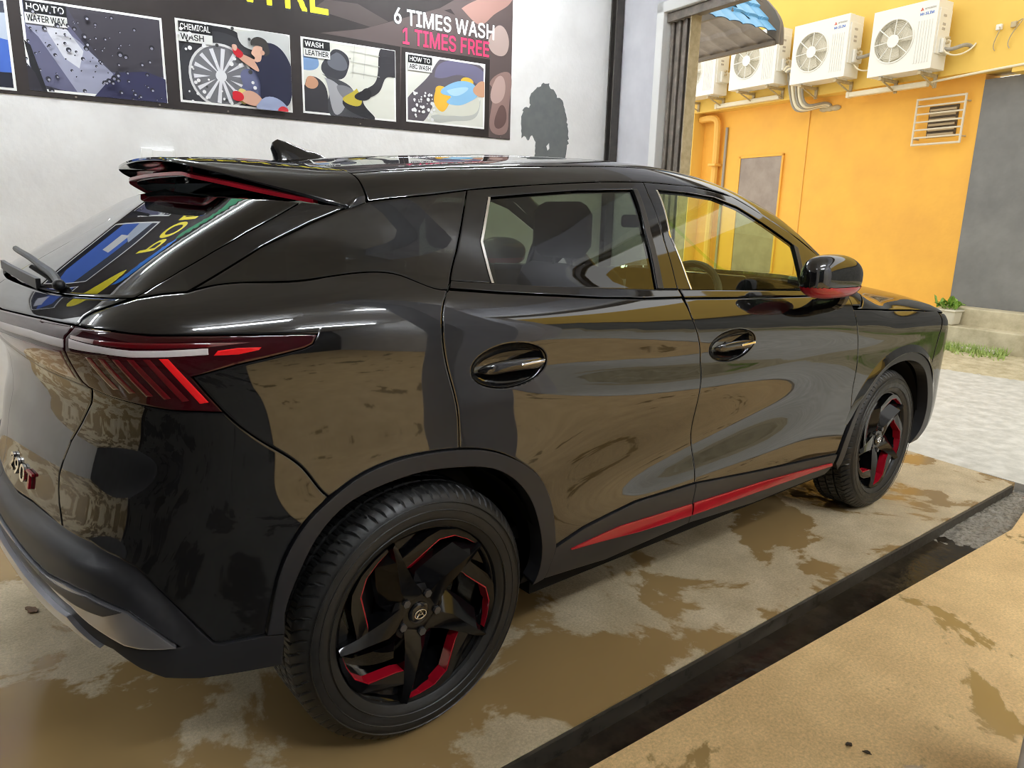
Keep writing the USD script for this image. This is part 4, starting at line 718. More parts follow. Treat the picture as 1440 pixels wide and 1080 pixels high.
RFRAME = P2(bT[bT[:, 0] < 1.0], [(1.0, 1.144)], rv(a['bgapU']), rv(a['doorT'][3:7])[1:], a['rgapU'][1:-1]).difference(rwin.buffer(.001))
FFRAME = P2(a['bgapU'], bT[bT[:, 0] > 1.01], [(2.06, 1.15)], rv(a['doorT'][6:])[:-1]).difference(fwin.buffer(.001))

# panels, right and left
rd = part('rear_door', REAR_DOOR.difference(hR), 'car_paint')
fd = part('front_door', FRONT_DOOR.difference(hF), 'car_paint')
part('front_fender', FENDER, 'car_paint'); part('quarter_panel', QUARTER, 'car_paint', res=.014); part('rear_bumper_corner', BUMPER_U, 'car_paint', res=.014)
part('door_window_frame', RFRAME, 'gloss_black', rd, off=.001); part('door_window_frame', FFRAME, 'gloss_black', fd, off=.001)
part('window_glass', rwin, 'glass_tint', rd, off=-.005, depth=.004, gap=0); part('window_glass', fwin, 'glass_clear', fd, off=-.005, depth=.004, gap=0)
strip_ = lambda p0, p1: P2(p0, rv(p1))
for dr, lo, hi in ((rd, 0., 1.0), (fd, 1.02, 3)):
    A1, B1 = bT[(bT[:, 0] > lo) & (bT[:, 0] < hi)], bL[(bL[:, 0] > lo) & (bL[:, 0] < hi)]
    if hi == 1.0: A1, B1 = np.vstack([A1, [(1.001, 1.1435)]]), np.vstack([B1, [(1.0085, 1.1185)]])
    else: A1, B1 = np.vstack([[(1.007, 1.143)], A1]), np.vstack([[(1.0165, 1.1155)], B1[B1[:, 0] > 1.04]])
    part('belt_trim', strip_(A1, B1), 'gloss_black', dr, off=.004, res=.012)
ch = np.array([(.312, 1.408), (.276, 1.347), (.246, 1.293), (.246, 1.243), (.244, 1.189)])
part('chrome_strip', Polygon(np.vstack([ch-[.004, 0], rv(ch)+[.004, 0]])), 'chrome', rd, off=.004, gap=0, res=.008, depth=.004)
part('window_seal', Polygon([(.938, 1.457), (.912, 1.326), (.901, 1.15), (.93, 1.148), (.938, 1.326), (.962, 1.457)]), 'rubber_trim', rd, off=.004, gap=0, res=.012)
part('window_seal', Polygon([(1.066, 1.461), (1.03, 1.314), (1.070, 1.140), (1.079, 1.140), (1.038, 1.314), (1.076, 1.461)]), 'chrome', fd, off=.003, gap=0, res=.010, depth=.004)
part('window_bar', Polygon([(1.818, 1.282), (1.806, 1.195), (1.806, 1.11), (1.828, 1.109), (1.834, 1.195), (1.846, 1.27)]), 'matte_plastic', fd, off=.004, gap=0, res=.012)
part('quarter_glass', QGLASS, 'glass_dark', off=-.001); part('pillar_panel', DPIL, 'gloss_black', off=0.)
for dr, cx, cz, hp in ((rd, .262, .982, hR), (fd, 1.270, .944, hF)):
    hb = hp.bounds; rx, rz = (hb[2]-hb[0])/2, (hb[3]-hb[1])/2
    dish = lambda Q, cx=cx, cz=cz, rx=rx, rz=rz: -.034*np.clip(1-((Q[:, 0]-cx)/rx)**2-((Q[:, 1]-cz)/rz)**2, 0, 1)**.7 - .001
    part('handle_recess', hp, 'gloss_black', dr, off=dish, gap=.0008, res=.012, depth=.004)
    q = np.stack([np.linspace(cx-.105, cx+.118, 30), cz+.003-.006*np.linspace(-1, 1, 30)**2 + 0*np.linspace(0, 1, 30)], 1); P_ = S_fan(q); n_ = grad(P_); s_ = np.linspace(-1, 1, 30); P_ = P_ + n_*(.012*(1-s_**6))[:, None]
    t_ = np.gradient(P_, axis=0); t_ /= np.linalg.norm(t_, axis=1, keepdims=True); up_ = np.cross(n_, t_); ang = np.linspace(0, 2*np.pi, 16, endpoint=False); w_ = (1-np.abs(s_)**8*.75)
    vb_ = (P_[:, None] + (w_[:, None, None]*(.0165*np.cos(ang)[None, :, None]*up_[:, None] + .009*np.sin(ang)[None, :, None]*n_[:, None]))).reshape(-1, 3); fb = []
    for i in range(29):
        for k in range(16): l = (k+1) % 16; fb += [(i*16+k, i*16+l, (i+1)*16+l), (i*16+k, (i+1)*16+l, (i+1)*16+k)]
    hb_ = trimesh.Trimesh(vb_, fb, process=False); hb_.fix_normals()
    both('handle', hb_, 'car_paint', dr)
    tip = np.stack([np.linspace(cx+.02, cx+.097, 12), np.linspace(cz+.004, cz+.0075, 12)], 1); Pt = S_fan(tip); both('handle_highlight', tube(Pt+grad(Pt)*.0205, [.003]+[.0045]*10+[.006], 8), 'chrome', dr)  # chrome sliver stands for the highlight reflected along the handle
# claddings
part('wheel_arch_trim', P2(archO, [(.448, .416), (.412, .325), (.365, .318)], rv(archI), [(-.363, .436)]), 'matte_plastic', off=.010, depth=.05)
part('wheel_arch_trim', P2(farc, rv(fin_)), 'matte_plastic', off=.010, depth=.05)
lipo = (farc-[2.63, .347])*1.085+[2.63, .347]; LPF = P2(lipo[(lipo[:, 1] > .48)], rv(farc[farc[:, 1] > .48]))
dl = LineString(farc)
part('arch_lip', LPF, 'car_paint', off=lambda Q: .0005+.0155*np.clip((Q[:, 1]-.49)/.16, 0, 1)*np.clip(1-shapely.distance(dl, shapely.points(Q))/.036, 0, 1), gap=0, res=.012, depth=.01)
part('sill_cladding', P2(a['rockT'][:4], a['bgapR'][1:], rv(a['rockB'][:2]), [(.412, .325)]), 'matte_plastic', rd, off=.008)
part('sill_cladding', P2(a['rockT'][3:], [(2.14, .30), (2.121, .278)], rv(a['rockB'][2:4]), rv(a['bgapR'])), 'matte_plastic', fd, off=.008)
part('accent_strip', P2(a['redT'][:3], rv(a['redB'][:3])[0:1]-[.008, 0], rv(a['redB'][:2])), 'red_paint', rd, off=.014, gap=0, res=.012, depth=.01, label='red accent strip')
part('accent_strip', P2(a['redT'][2:]+[[.012, 0], [0, 0], [0, 0]], rv(a['redB'][2:])), 'red_paint', fd, off=.014, gap=0, res=.012, depth=.01, label='red accent strip')
# rear end
part('tailgate', TG_LO, 'car_paint', mode='sym', res=.014); tgp = part('tailgate', TG_UP, 'car_paint', mode='sym', res=.012)[0]
part('rear_window', GLASS_R, 'glass_dark', mode='sym', off=-.002, res=.010)
TOPL = LineString(spline(np.vstack([[(AC_R, .654)], (a['tgBot'][:-1]-[0, .004])[::2], a['matT'][1::2], a['matT'][-1:]]), 160))
def bump_off(Q):
    d = shapely.distance(TOPL, shapely.points(Q)); fade = 1-sm((Q[:, 0]+.62)/.14); return .006 + fade*(-.012+.016*sm(d/.06))
part('rear_bumper', BUMPER_L.difference(SIL), 'matte_plastic', mode='sym', off=bump_off)
dk = lambda Q: -.004 - .022*np.clip((.592-Q[:, 1])/.03, 0, 1)*np.clip((-Q[:, 0]-.62)/.06, 0, 1)
part('bumper_garnish', SIL, 'silver_trim', mode='sym', off=.0165, res=.012, label='silver bumper garnish')
part('garnish_recess', Polygon([(-1.10, .578), (-.87, .577), (-.735, .580), (-.665, .556), (-.70, .545), (-.80, .562), (-.95, .573)]), 'brake_metal', off=.0185, gap=0, res=.01, depth=.003)
lb2 = a['lipB'][:]; LIP = P2([(AC_R, .531)], lb2, rv(lb2+[0, .022])[1:], [(AC_R, .553)])
part('bumper_lip', LIP, 'silver_trim', mode='sym', off=.022, res=.012, label='silver lower lip')
lam = part('tail_lamp', LAMP_C, 'lamp_dark', mode='sym', off=.002, label='dark red light bar across the tailgate')[0]
ls = part('tail_lamp', LAMP_S, 'lamp_dark', off=.002, label='dark red wrap-round tail lamp')
st = a['strip']; up = np.array([0, .0062])
part('light_strip', P2([(AC_R, 1.094)], st[:3]+[[0, .008]]*3, rv(st[:3]-[[0, .008]]*3), [(AC_R, 1.074)]), 'lamp_white', lam, mode='sym', off=.004, gap=0, res=.010, depth=.003, label='white light strip')
part('light_strip', P2(st[3:]+up*1.1, rv(st[3:]-up*.9), [(-.738, 1.088), (-.738, 1.105)]), 'lamp_white', ls, off=.004, gap=0, res=.010, depth=.003, label='white light strip')
part('indicator', Polygon(a['redtip']), 'lamp_bright_red', ls, off=.004, gap=0, res=.010, depth=.003, label='bright red end of the strip')
for k in range(6):
    x = -.70+.027*k; w = .016 if k < 5 else .019
    part('lamp_element', Polygon([(x, 1.078), (x+w, 1.077), (x+.045+w+.004*k, 1.012-.006*k), (x+.045+.004*k, 1.010-.006*k)]), 'lamp_red' if k < 5 else 'lamp_bright_red', ls, off=.0035, gap=.0015, res=.010, depth=.002)
part('lamp_element', P2([(-1.25, 1.068), (-.90, 1.078), (-.765, 1.080), (-.752, 1.05), (-.742, 1.02), (-.80, 1.022), (-.93, 1.035), (-1.2, 1.050)]), 'lamp_red', (lam, lam), off=.0035, gap=.0015, res=.012, depth=.002)
part('reversing_lens', P2([(-.735, 1.112), (-.60, 1.107), (-.48, 1.102), (-.40, 1.098), (-.48, 1.094), (-.604, 1.097), (-.735, 1.106)]), 'lamp_red', ls, off=.0035, gap=0, res=.010, depth=.002)
# upper body, in the barrel domain
bar = lambda pts: np.array(pts, float)*[1, BS]
DT = bar([(-.047, .585), (.033, .595), (.116, .604), (.248, .626), (.487, .659), (.789, .701), (1.026, .729), (1.304, .738), (1.531, .704), (1.662, .613), (1.826, .52), (2.002, .408)])
DI = bar([(-.050, .706), (.11, .714), (.315, .73), (.52, .755), (.711, .782), (.995, .835), (1.25, .862), (1.42, .86)])
WE = bar([(1.50, .845), (1.66, .725), (1.83, .62), (2.0, .505), (2.2, .345), (2.36, .215)])
part('roof_rail', P2(smoothc(DT, 3), bar([(2.06, .30), (2.14, .207), (2.178, .185), (2.168, .145), (2.25, .140), (2.34, .19)]), rv(smoothc(WE, 3)), rv(smoothc(DI, 3))), 'car_paint', dom='bar')
hp2 = np.pi/2
ROOF = P2(smoothc(DI, 3), bar([(1.5, .855), (1.54, 1.0), (1.60, 1.3), (1.62, hp2), (-.05, hp2)])); SUN = P2(bar([(.22, hp2), (.22, 1.05), (.27, .99), (1.30, 1.04), (1.36, 1.10), (1.38, hp2)]))
part('roof', ROOF.difference(SUN), 'car_paint', mode='sym', dom='bar'); part('sunroof', SUN, 'glass_dark', mode='sym', dom='bar', off=.001)
part('windscreen', P2(bar([(1.62, hp2), (1.60, 1.3), (1.54, 1.0)]), smoothc(WE, 3), bar([(2.43, .40), (2.50, .8), (2.53, hp2)])), 'glass_clear', mode='sym', dom='bar', off=-.002)
HE = bar([(2.170, .130), (2.332, .118), (2.585, .099), (2.782, .086), (2.90, .073), (3.10, .052), (3.22, .035)])
part('bonnet', P2(HE, bar([(3.30, .06), (3.37, .20), (3.40, .6), (3.41, hp2), (2.54, hp2), (2.51, .8), (2.44, .38), (2.36, .195), (2.25, .138)])), 'car_paint', mode='sym', dom='bar')
fb1 = part('front_bumper', P2([(3.004, .655), (3.039, .80), (3.064, .945), (3.25, .925), (3.5, .915), (AC_F, .905), (AC_F, .26), (3.4, .26), (3.06, .262)], rv(farc[(farc[:, 0] > 3.0)])), 'car_paint', mode='sym')[0]
part('headlamp', P2([(3.22, .80), (3.42, .815), (3.46, .70), (3.36, .66), (3.25, .70)]), 'lamp_white', off=.003, label='clear headlamp'); part('grille', P2([(3.62, .78), (AC_F, .80), (AC_F, .42), (3.7, .42)]), 'inner_black', fb1, mode='sym', off=.004)
# dark inner shell, floor and wheel wells
shell = shapely.box(AC_R, .28, AC_F, 1.10).difference(Polygon(archI).buffer(.01)).difference(Polygon(fin_).buffer(.01)).difference(shapely.box(-.35, 0, .37, .5)).difference(shapely.box(2.2, 0, 3.0, .5)).difference(shapely.box(AC_R-1, 0, -.25, .56))
part('inner_shell', shell, 'inner_black', mode='sym', off=-.035, res=.05, depth=.005, gap=0)
for xc in (0, 2.63):
    t = np.linspace(.0, 1.0*np.pi, 40) if xc > 1 else np.linspace(0., .97*np.pi, 40); R_ = .405; pts = np.stack([xc+R_*np.cos(t), .347+R_*np.sin(t)], 1)
    v = np.vstack([np.c_[pts[:, 0], np.full(40, -.885), pts[:, 1]], np.c_[pts[:, 0], np.full(40, -.56), pts[:, 1]]]); f = []
    for k in range(39): f += [(k, k+40, k+41), (k, k+41, k+1)]
    v2 = len(v); cidx = v2; v = np.vstack([v, [[xc, -.56, .347]]]); f += [(40+k, cidx, 41+k) for k in range(39)]
    both('wheel_well', trimesh.Trimesh(v, f, process=False), 'inner_black')
obj('underbody', cat_([box(-.40, 3.25, -.56, .56, .24, .46), box(.42, 2.2, -.83, .83, .24, .42), box(-.66, -.38, -.60, .60, .50, .62), box(2.1, 3.2, -.56, .56, .4, .85), box(-.62, .3, -.58, .58, .4, .92)]), 'inner_black', car)
obj('cabin_floor', box(.3, 2.2, -.80, .80, .42, .46), 'inner_black', car)
# cabin
def seat(x, y, parent=car, w=.25, wheel=False):
    m = [rbox(x-.02, x+.50, y-w, y+w, .50, .64, .05)]
    b = rbox(-.07, .07, -w, w, 0, .62, .06); b.apply_transform(trimesh.transformations.rotation_matrix(-.28, [0, 1, 0])); m.append(moved(b, (x, y, .60)))
    s = obj('seat', cat_(m), 'seat_cloth', parent)
    h = rbox(-.05, .05, -.13, .13, 0, .20, .045); obj('headrest', moved(h, (x-.19, y, 1.22)), 'seat_cloth', s)
    obj('headrest_post', cat_([tube([(x-.165, y+d, 1.12), (x-.185, y+d, 1.26)], .007) for d in (-.05, .05)]), 'chrome', s)
seat(1.12, -.37); seat(1.12, .37)
b = rbox(-.07, .07, -.62, .62, 0, .55, .06); b.apply_transform(trimesh.transformations.rotation_matrix(-.32, [0, 1, 0]))
rs_ = obj('rear_seat', cat_([moved(b, (.18, 0, .60)), rbox(.15, .62, -.62, .62, .48, .62, .05)]), 'seat_cloth', car)
for y in (-.38, .38): obj('headrest', moved(rbox(-.05, .05, -.13, .13, 0, .17, .045), (-.03, y, 1.12)), 'seat_cloth', rs_)
dash = obj('dashboard', cat_([rbox(1.86, 2.35, -.76, .76, .74, 1.03, .05), rbox(1.3, 2.0, -.13, .13, .46, .72, .04)]), 'dash_plastic', car)
obj('display', rbox(1.84, 1.87, -.55, .12, 1.02, 1.14, .008), 'gloss_black', dash); obj('instrument_hood', rbox(1.80, 1.92, -.56, -.20, 1.0, 1.05, .02), 'inner_black', dash)
Mw = trimesh.transformations.rotation_matrix(math.radians(-65), [0, 1, 0])[:3, :3]; wc = np.array([1.66, -.37, 1.02])
wp = np.array([(.18*math.cos(t), .18*math.sin(t), 0) for t in np.linspace(0, 2*np.pi, 40, endpoint=False)]) @ Mw.T + wc
sw = obj('steering_wheel', tube(wp, .016, 10, closed=True), 'seat_cloth', car); obj('wheel_hub', cat_([moved(trimesh.creation.icosphere(2, .065).apply_scale((1, 1, .5)), wc, Mw)] + [tube([wc, np.array((.17*math.cos(t), .17*math.sin(t), 0)) @ Mw.T + wc], .014, 6) for t in (np.pi/2, -np.pi/2, np.pi)]), 'inner_black', sw)
obj('interior_mirror', rbox(1.78, 1.81, -.10, .12, 1.33, 1.39, .012), 'inner_black', car)
# folded door mirrors
def mirror_house():
    s = trimesh.creation.icosphere(4, 1.0); q = s.vertices; x, y, z = q.T; p = 3.2
    r = (np.abs(x)**p+np.abs(y)**2.2+np.abs(z)**2.6)**(-1/2.6); q = q*r[:, None]; x, y, z = q.T
    X = 1.745+.165*x; zz = z*(1-.30*np.clip((x+.1)/1.1, 0, 1)**2*(z > 0)); Z = 1.168+.088*zz*np.where(z > 0, 1., .85); Y = -.985+.062*y - .012*np.sin((x+.4)*1.2) 
    s.vertices = np.stack([X, Y, Z], 1); return s
mh = mirror_house(); mp = both('mirror_housing', mh, 'car_paint', fd)
rs2 = mh.copy(); q = rs2.vertices; kf = (q[rs2.faces].mean(1)[:, 2] < 1.138) & (q[rs2.faces].mean(1)[:, 2] > 1.090); rs2.update_faces(kf); rs2.remove_unreferenced_vertices(); rs2.vertices = (rs2.vertices-[1.745, -.985, 1.15])*[1.012, 1.05, 1.02]+[1.745, -.985, 1.15]
both('mirror_band', rs2, 'red_paint', mp, smooth=True, label='red band under the mirror housing')
both('mirror_mount', cat_([tube(spline([(1.84, -.86, 1.03), (1.85, -.93, 1.055), (1.84, -.985, 1.085), (1.835, -.99, 1.11)], 16), np.linspace(.034, .026, 16), 10)]), 'gloss_black', mp)
# spoiler
th = np.array([.600, .62, .66, .72, .80, .92, 1.05, 1.2, 1.38, hp2]); tt = np.linspace(0, 1, len(th))
fr_ = S_bar(np.stack([np.full(10, -.052), th], 1)); G_t = np.array([0, .18, .36, .55, .70, .80, 1.0]); G_p = np.array([(-.100, -.733, 1.374), (-.135, -.640, 1.393), (-.195, -.540, 1.420), (-.285, -.420, 1.453), (-.352, -.335, 1.474), (-.375, -.27, 1.484), (-.385, 0, 1.493)])
from scipy.interpolate import PchipInterpolator
tn = np.linspace(0, 1, 41); fr2, tr2 = PchipInterpolator(tt, fr_)(tn), PchipInterpolator(G_t, G_p)(tn)
sN = np.linspace(0, 1, 14); midp = .5*(fr2+tr2); midp[:, 2] += .012
topS = ((1-sN)**2)[None, :, None]*fr2[:, None] + (2*sN*(1-sN))[None, :, None]*midp[:, None] + (sN**2)[None, :, None]*tr2[:, None]
thk = .030*(1-.72*sN)[None, :, None]*np.array([0, 0, 1.]); botS = topS-thk
def grid_solid(A, B):
    n, k = A.shape[:2]; v = np.vstack([A.reshape(-1, 3), B.reshape(-1, 3)]); i, j = np.meshgrid(np.arange(n-1), np.arange(k-1), indexing='ij'); q = np.stack([i*k+j, (i+1)*k+j, (i+1)*k+j+1, i*k+j+1], -1).reshape(-1, 4); m = np.vstack([q[:, [0, 1, 2]], q[:, [0, 2, 3]]]); o = n*k
    f = [m, m[:, ::-1]+o]; bd = [r*k for r in range(n)][::-1] + list(range(0, k))[1:] + [(n-1)*k*0 + r*k+k-1 for r in range(n)][1:] + [(n-1)*k+j2 for j2 in range(k)][::-1][1:]
    s = []
    for x, y in zip(bd, bd[1:]): s += [(x, y, y+o), (x, y+o, x+o)]
    t = trimesh.Trimesh(v, np.vstack(f+[np.array(s)]), process=False); t.fix_normals(); return t
wing = grid_solid(topS, botS); spo = obj('spoiler', cat_([wing, mirror_y(wing)]), 'car_paint', car, smooth=40)
rp = np.array([(-.128, -.628, 1.383), (-.200, -.53, 1.401), (-.275, -.42, 1.424), (-.322, -.33, 1.440), (-.330, -.29, 1.446), (-.335, -.15, 1.449), (-.337, 0, 1.450)])
rq = PchipInterpolator(np.linspace(0, 1, 7), rp)(np.linspace(0, 1, 40)); allp = np.vstack([rq, rq[::-1][1:]*MY])
def sweep_rect(p, w, h, dx=0.):
    A = np.stack([p+[-w, 0, h], p+[w, 0, h]], 1); B = np.stack([p+[-w, 0, -h], p+[w, 0, -h]], 1); return grid_solid(A, B)
obj('spoiler_lip', sweep_rect(allp, .014, .0045), 'red_paint', spo, label='red lower lip of the spoiler')
A0 = rq+[.01, 0, 0]; fr3 = S_bar(np.stack([np.full(40, -.08), np.interp(np.linspace(0, 1, 40), tt, th)], 1))-[0, 0, .035]
und = grid_solid(np.stack([A0, fr3], 1), np.stack([A0-[0, 0, .006], fr3-[0, 0, .006]], 1)); obj('spoiler_underside', cat_([und, mirror_y(und)]), 'gloss_black', spo)
obj('spoiler_stay', cat_([box(-.15, -.10, -.315, -.29, 1.45, 1.475), box(-.15, -.10, .29, .315, 1.45, 1.475)]), 'gloss_black', spo)
# shark fin, wiper, badge
fx = np.array([.185, .15, .11, .075, .045, .028, .022]); fz = np.array([0, .016, .034, .048, .056, .04, 0]); base_z = ZT(fx)
sect = []
for x, h in zip(np.linspace(.19, .02, 24), np.interp(np.linspace(.19, .02, 24), [.02, .026, .034, .048, .08, .12, .16, .19], [0, .028, .048, .056, .047, .031, .015, .003])):
    w = .030*math.sqrt(max(0.02, 1-abs((x-.085)/.108)**2.2)); zb_ = float(ZT(np.array(x)))-.004
    sect.append([(x-.02*t*t*(h > .02), s*w*(1-.86*t**1.5), zb_+t*(h+.004)*1.10) for s, t in [(-1, 0), (-1, .3), (-1, .6), (-1, .85), (-1, 1), (1, 1), (1, .85), (1, .6), (1, .3), (1, 0)]])
sect = np.array(sect); n, k = sect.shape[:2]; ff = []
for i in range(n-1):
    for j in range(k): l = (j+1) % k; ff += [(i*k+j, (i+1)*k+j, (i+1)*k+l), (i*k+j, (i+1)*k+l, i*k+l)]
finm = trimesh.Trimesh(sect.reshape(-1, 3), ff, process=False); finm.fix_normals(); obj('aerial_fin', finm, 'gloss_black', car, smooth=50)
wq = [hit for hit in ((-.655, -.46, 1.235), (-.668, -.33, 1.245), (-.672, -.20, 1.255), (-.672, .05, 1.262), (-.668, .30, 1.262))]
Wp = np.array([(-.668, -.50, 1.193), (-.668, -.44, 1.205), (-.672, -.33, 1.215), (-.676, -.18, 1.226), (-.677, .0, 1.232), (-.675, .20, 1.236)])
wi = obj('rear_wiper', tube(spline(Wp, 30), np.r_[np.full(10, .009), np.full(20, .008)], 8), 'rubber_trim', car)
obj('wiper_blade', sweep_rect(spline([(-.690, -.36, 1.182), (-.70, -.15, 1.186), (-.703, .1, 1.186), (-.70, .34, 1.184)], 24), .005, .012), 'rubber_trim', wi); obj('wiper_pivot', moved(trimesh.creation.icosphere(2, .013), (-.668, -.50, 1.190)), 'rubber_trim', wi)
def on_surf(m, a0, z0, off, sgn=1):      # xy lettering laid on the tailgate (reads towards the right-hand side)
    q = m.vertices; P_ = S_fan(np.stack([a0+q[:, 0]*sgn, z0+q[:, 1]], 1)); n_ = grad(P_); m = m.copy(); m.vertices = P_+n_*(off+q[:, 2])[:, None]; return m
for ch_, x, mt in (('2', -1.385, 'chrome'), ('9', -1.300, 'chrome'), ('0', -1.212, 'chrome'), ('T', -1.128, 'red_paint')):
    tm = meshkit.text_mesh(ch_, .038, .006, bold=True); b_ = tm.bounds; tm.vertices = (tm.vertices-[b_[0][0], 0, 0])*[.066/(b_[1][0]-b_[0][0]), 1, 1]
    obj('badge', on_surf(tm, x, .702, .001), mt, '/World/car/tailgate', smooth=False)
for a_, z_ in ((-.72, .60), (-1.05, .60)):
    pv = S_fan(np.array([[a_, z_]])); nv = grad(pv); m = trimesh.creation.cylinder(radius=.011, height=.004, sections=20); m.apply_transform(trimesh.geometry.align_vectors([0, 0, 1], nv[0])); both('parking_sensor', moved(m, pv[0]+nv[0]*.0062), 'rubber_trim')

# ------------------------------------------------------------------ wheels
RT_, YO = .347, -.905
def pol(r, d): return (r*math.cos(math.radians(d)), r*math.sin(math.radians(d)))
def tyre_mesh():
    pr = [(.236, .182), (.242, .196), (.256, .205), (.275, .211), (.300, .2105), (.318, .204), (.330, .195), (.338, .186), (.3425, .178)]
    tread = []; y = .174
    for k in range(4): tread += [(.3445, y), (.3465, y-.004), (.347, y-.031), (.3455, y-.034), (.338, y-.0355), (.338, y-.042), (.3455, y-.0435)] if k < 3 else [(.3465, y-.004), (.347, y-.02)]; y -= .0435
    pr = np.array(pr+tread+[(.3425, .030), (.336, .020), (.31, .006), (.28, .0), (.25, .006), (.236, .02)])
    n = 480; an = np.linspace(0, 2*np.pi, n, endpoint=False); k = len(pr)
    r, h = np.broadcast_to(pr[:, 0], (n, k)).copy(), np.broadcast_to(pr[:, 1], (n, k)).copy()
    ph = (an[:, None]*76/(2*np.pi) + np.abs(h-.105)*22) % 1.0; sipe = (ph < .16) & (r > .327); r = np.where(sipe, r-.0045, r)
    v = np.stack([r*np.cos(an)[:, None], h, r*np.sin(an)[:, None]], -1).reshape(-1, 3)
    i, j = np.meshgrid(np.arange(n), np.arange(k-1), indexing='ij'); ii = (i+1) % n; q = np.stack([i*k+j, i*k+j+1, ii*k+j+1, ii*k+j], -1).reshape(-1, 4); f = np.vstack([q[:, [0, 1, 2]], q[:, [0, 2, 3]]])
    m = trimesh.Trimesh(v, f, process=False); 
    rib = [lathe([(r0, .2105), (r0+.002, .2125), (r0+.004, .2105)], 96) for r0 in (.262, .288, .309)]
    return cat_([m]+rib)
def warp(m, fn): m = m.copy(); m.vertices = fn(m.vertices); return m
def face_y(r): return .176 + .022*np.clip((r-.06)/.14, 0, 1)
def ext_face(pts, thick, lift=0., ridge=None, res=.012):   # an xy outline becomes a piece standing on the wheel face
    import manifold3d as m3
    mm = m3.CrossSection([np.asarray(pts, float)], m3.FillRule.NonZero).extrude(1.0).refine_to_length(res if thick > .1 else .5).to_mesh() if False else None
    e = extr(Polygon(pts).buffer(0), 1.0); e = trimesh.Trimesh(*trimesh.remesh.subdivide_to_size(e.vertices, e.faces, .03 if True else res, max_iter=8)[:2], process=False) if False else e
    q = e.vertices; r = np.hypot(q[:, 0], q[:, 1]); y = face_y(r)+lift-(1-q[:, 2])*thick; e.vertices = np.stack([q[:, 0], y, q[:, 1]], 1); e.faces = e.faces[:, ::-1]; return e
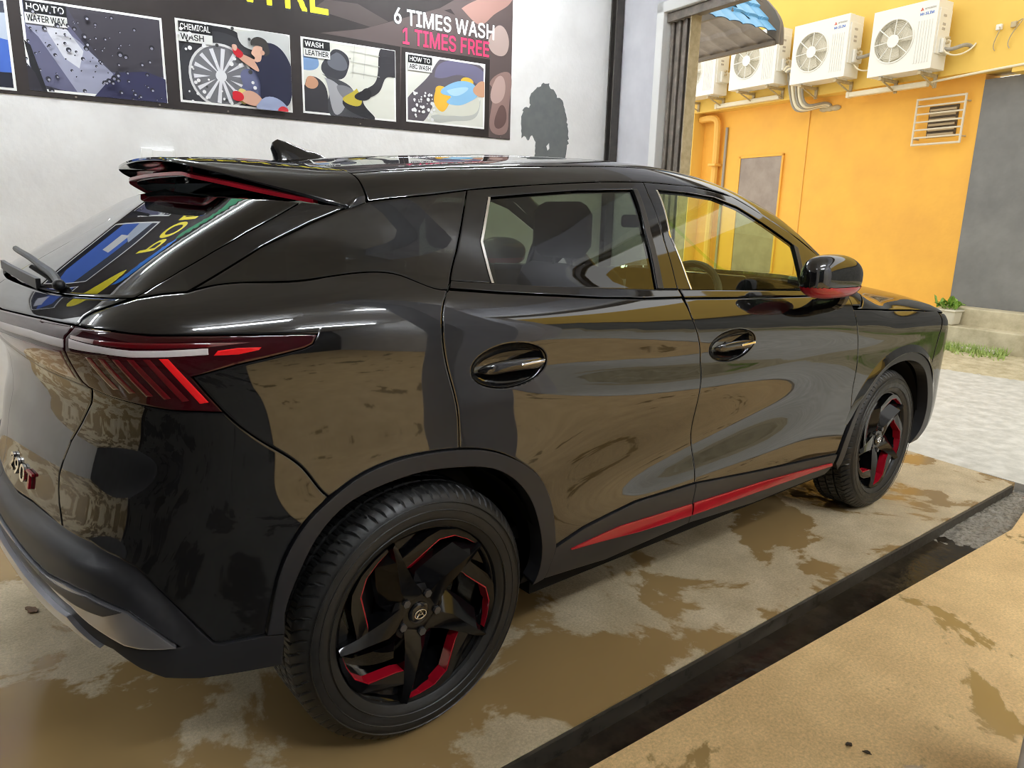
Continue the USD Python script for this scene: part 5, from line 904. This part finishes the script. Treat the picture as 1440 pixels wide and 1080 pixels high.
def wheel(parent_label, xc, side, idx):
    sgn = -1
    def put(m): 
        m = m.copy(); q = m.vertices; m.vertices = np.stack([xc+q[:, 0], -.694-q[:, 1], RT_+q[:, 2]], 1); m.faces = m.faces[:, ::-1]
        return m if side < 0 else mirror_y(m)
    w = obj('wheel', put(lathe([(.215, .06), (.218, .165), (.226, .180), (.2345, .187), (.2405, .187), (.2405, .180), (.226, .150), (.224, .02), (.236, .012)], 96)), 'wheel_black', car, label=parent_label)
    obj('tyre', put(tyre_mesh()), 'tyre_rubber', w, smooth=30)
    obj('brake_disc', put(lathe([(.05, .085), (.155, .085), (.155, .065), (.05, .065)], 48)), 'brake_metal', w)
    obj('brake_caliper', put(warp(extr([pol(.175, d) for d in np.linspace(62, 112, 14)]+[pol(.10, d) for d in np.linspace(108, 66, 10)], .05), lambda q: np.stack([q[:, 0], .068+q[:, 2], q[:, 1]], 1)[:, :])), 'red_paint', w, label='red brake caliper')
    obj('hub', put(cat_([lathe([(.0, .172), (.03, .178), (.060, .178), (.078, .170), (.085, .12), (.085, .08)], 40)])), 'wheel_black', w)
    for k in range(5):
        d0 = 72*k
        P = lambda r, d: pol(r, d+d0)
        # blade: two facets meeting on a ridge
        lead = [P(.050, -8), P(.100, 28), P(.150, 33.5), P(.193, 36), P(.236, 37.2)]; trail = [P(.236, 45), P(.198, 55), P(.150, 66), P(.105, 86), P(.060, 105)]; ridge = [P(.055, 58), P(.102, 54), P(.150, 46), P(.195, 42.5), P(.236, 40.5)]
        v = []; f = []
        for (x, z), dy, e in [(q, 0, 'l') for q in lead]+[(q, .010, 'r') for q in ridge]+[(q, -.032, 't') for q in trail[::-1]]:
            r = math.hypot(x, z); v.append((x, float(face_y(np.array(r)))+dy*(1 if r > .07 else .3), z))
        for (x, z) in lead+trail[::-1]:
            r = math.hypot(x, z); v.append((x, float(face_y(np.array(r)))-.055, z))
        for i in range(4):
            f += [(i, 5+i, 6+i), (i, 6+i, i+1), (5+i, 10+i, 11+i), (5+i, 11+i, 6+i), (15+i, i, i+1), (15+i, i+1, 16+i), (10+i, 20+i, 21+i), (10+i, 21+i, 11+i), (15+i, 16+i, 21+i), (15+i, 21+i, 20+i)]
        bm = trimesh.Trimesh(np.array(v), np.array(f), process=False); bm.fix_normals(); 
        if bm.volume < 0: bm.invert()
        bm.faces = bm.faces[:, ::-1]
        obj('spoke', put(moved(bm)), 'wheel_black', w, smooth=24)
        inner = [P(.150, 38), P(.158, 26), P(.207, 4), P(.222, -8), P(.226, -20), P(.229, -29)]; outer = [P(.2375, -29), P(.2375, -20), P(.2375, -8), P(.232, 4), P(.216, 14), P(.188, 32), P(.185, 40)]
        obj('rim_arm', put(ext_face(inner+outer, .040)), 'wheel_black', w, smooth=False)
        rin = [P(.153, 36), P(.1575, 26), P(.2065, 4), P(.2215, -8), P(.2255, -20), P(.229, -28)]; rr2 = [P(r-.0015, d) for r, d in ((.153, 36), (.1575, 25), (.2065, 3), (.2215, -9), (.2255, -20), (.229, -28))]
        obj('red_insert', put(ext_face(rin+rr2[::-1], .036, lift=-.001)), 'red_paint', w, smooth=False, label='red insert')
        obj('rim_web', put(ext_face([P(.236, 36), P(.205, 38), P(.200, 30), P(.236, 16)], .012, lift=-.022)), 'wheel_black', w, smooth=False)
        nx, nz = P(.055, 62); obj('wheel_nut', put(moved(warp(trimesh.creation.cylinder(radius=.011, height=.02, sections=6), lambda q: q[:, [0, 2, 1]]), (nx, .176, nz))), 'brake_metal', w)
    cap = obj('centre_cap', put(lathe([(.0, .186), (.024, .185), (.030, .181), (.031, .172)], 32)), 'gloss_black', w)
    ov = [(.017*math.cos(t), .1875, .012*math.sin(t)) for t in np.linspace(0, 2*np.pi, 30, endpoint=False)]
    obj('emblem', put(cat_([tube(ov, .0016, 6, closed=True), tube([(-.010, .1875, -.008), (0, .1875, .010), (.010, .1875, -.008)], .0015, 6), tube([(-.006, .1875, -.001), (.006, .1875, -.001)], .0013, 6)])), 'chrome', w, label='silver oval emblem')
wheel('rear wheel nearest the camera', 0., -1, 0); wheel('front wheel on the near side', 2.63, -1, 1); wheel('rear wheel on the far side', 0., 1, 2); wheel('front wheel on the far side', 2.63, 1, 3)
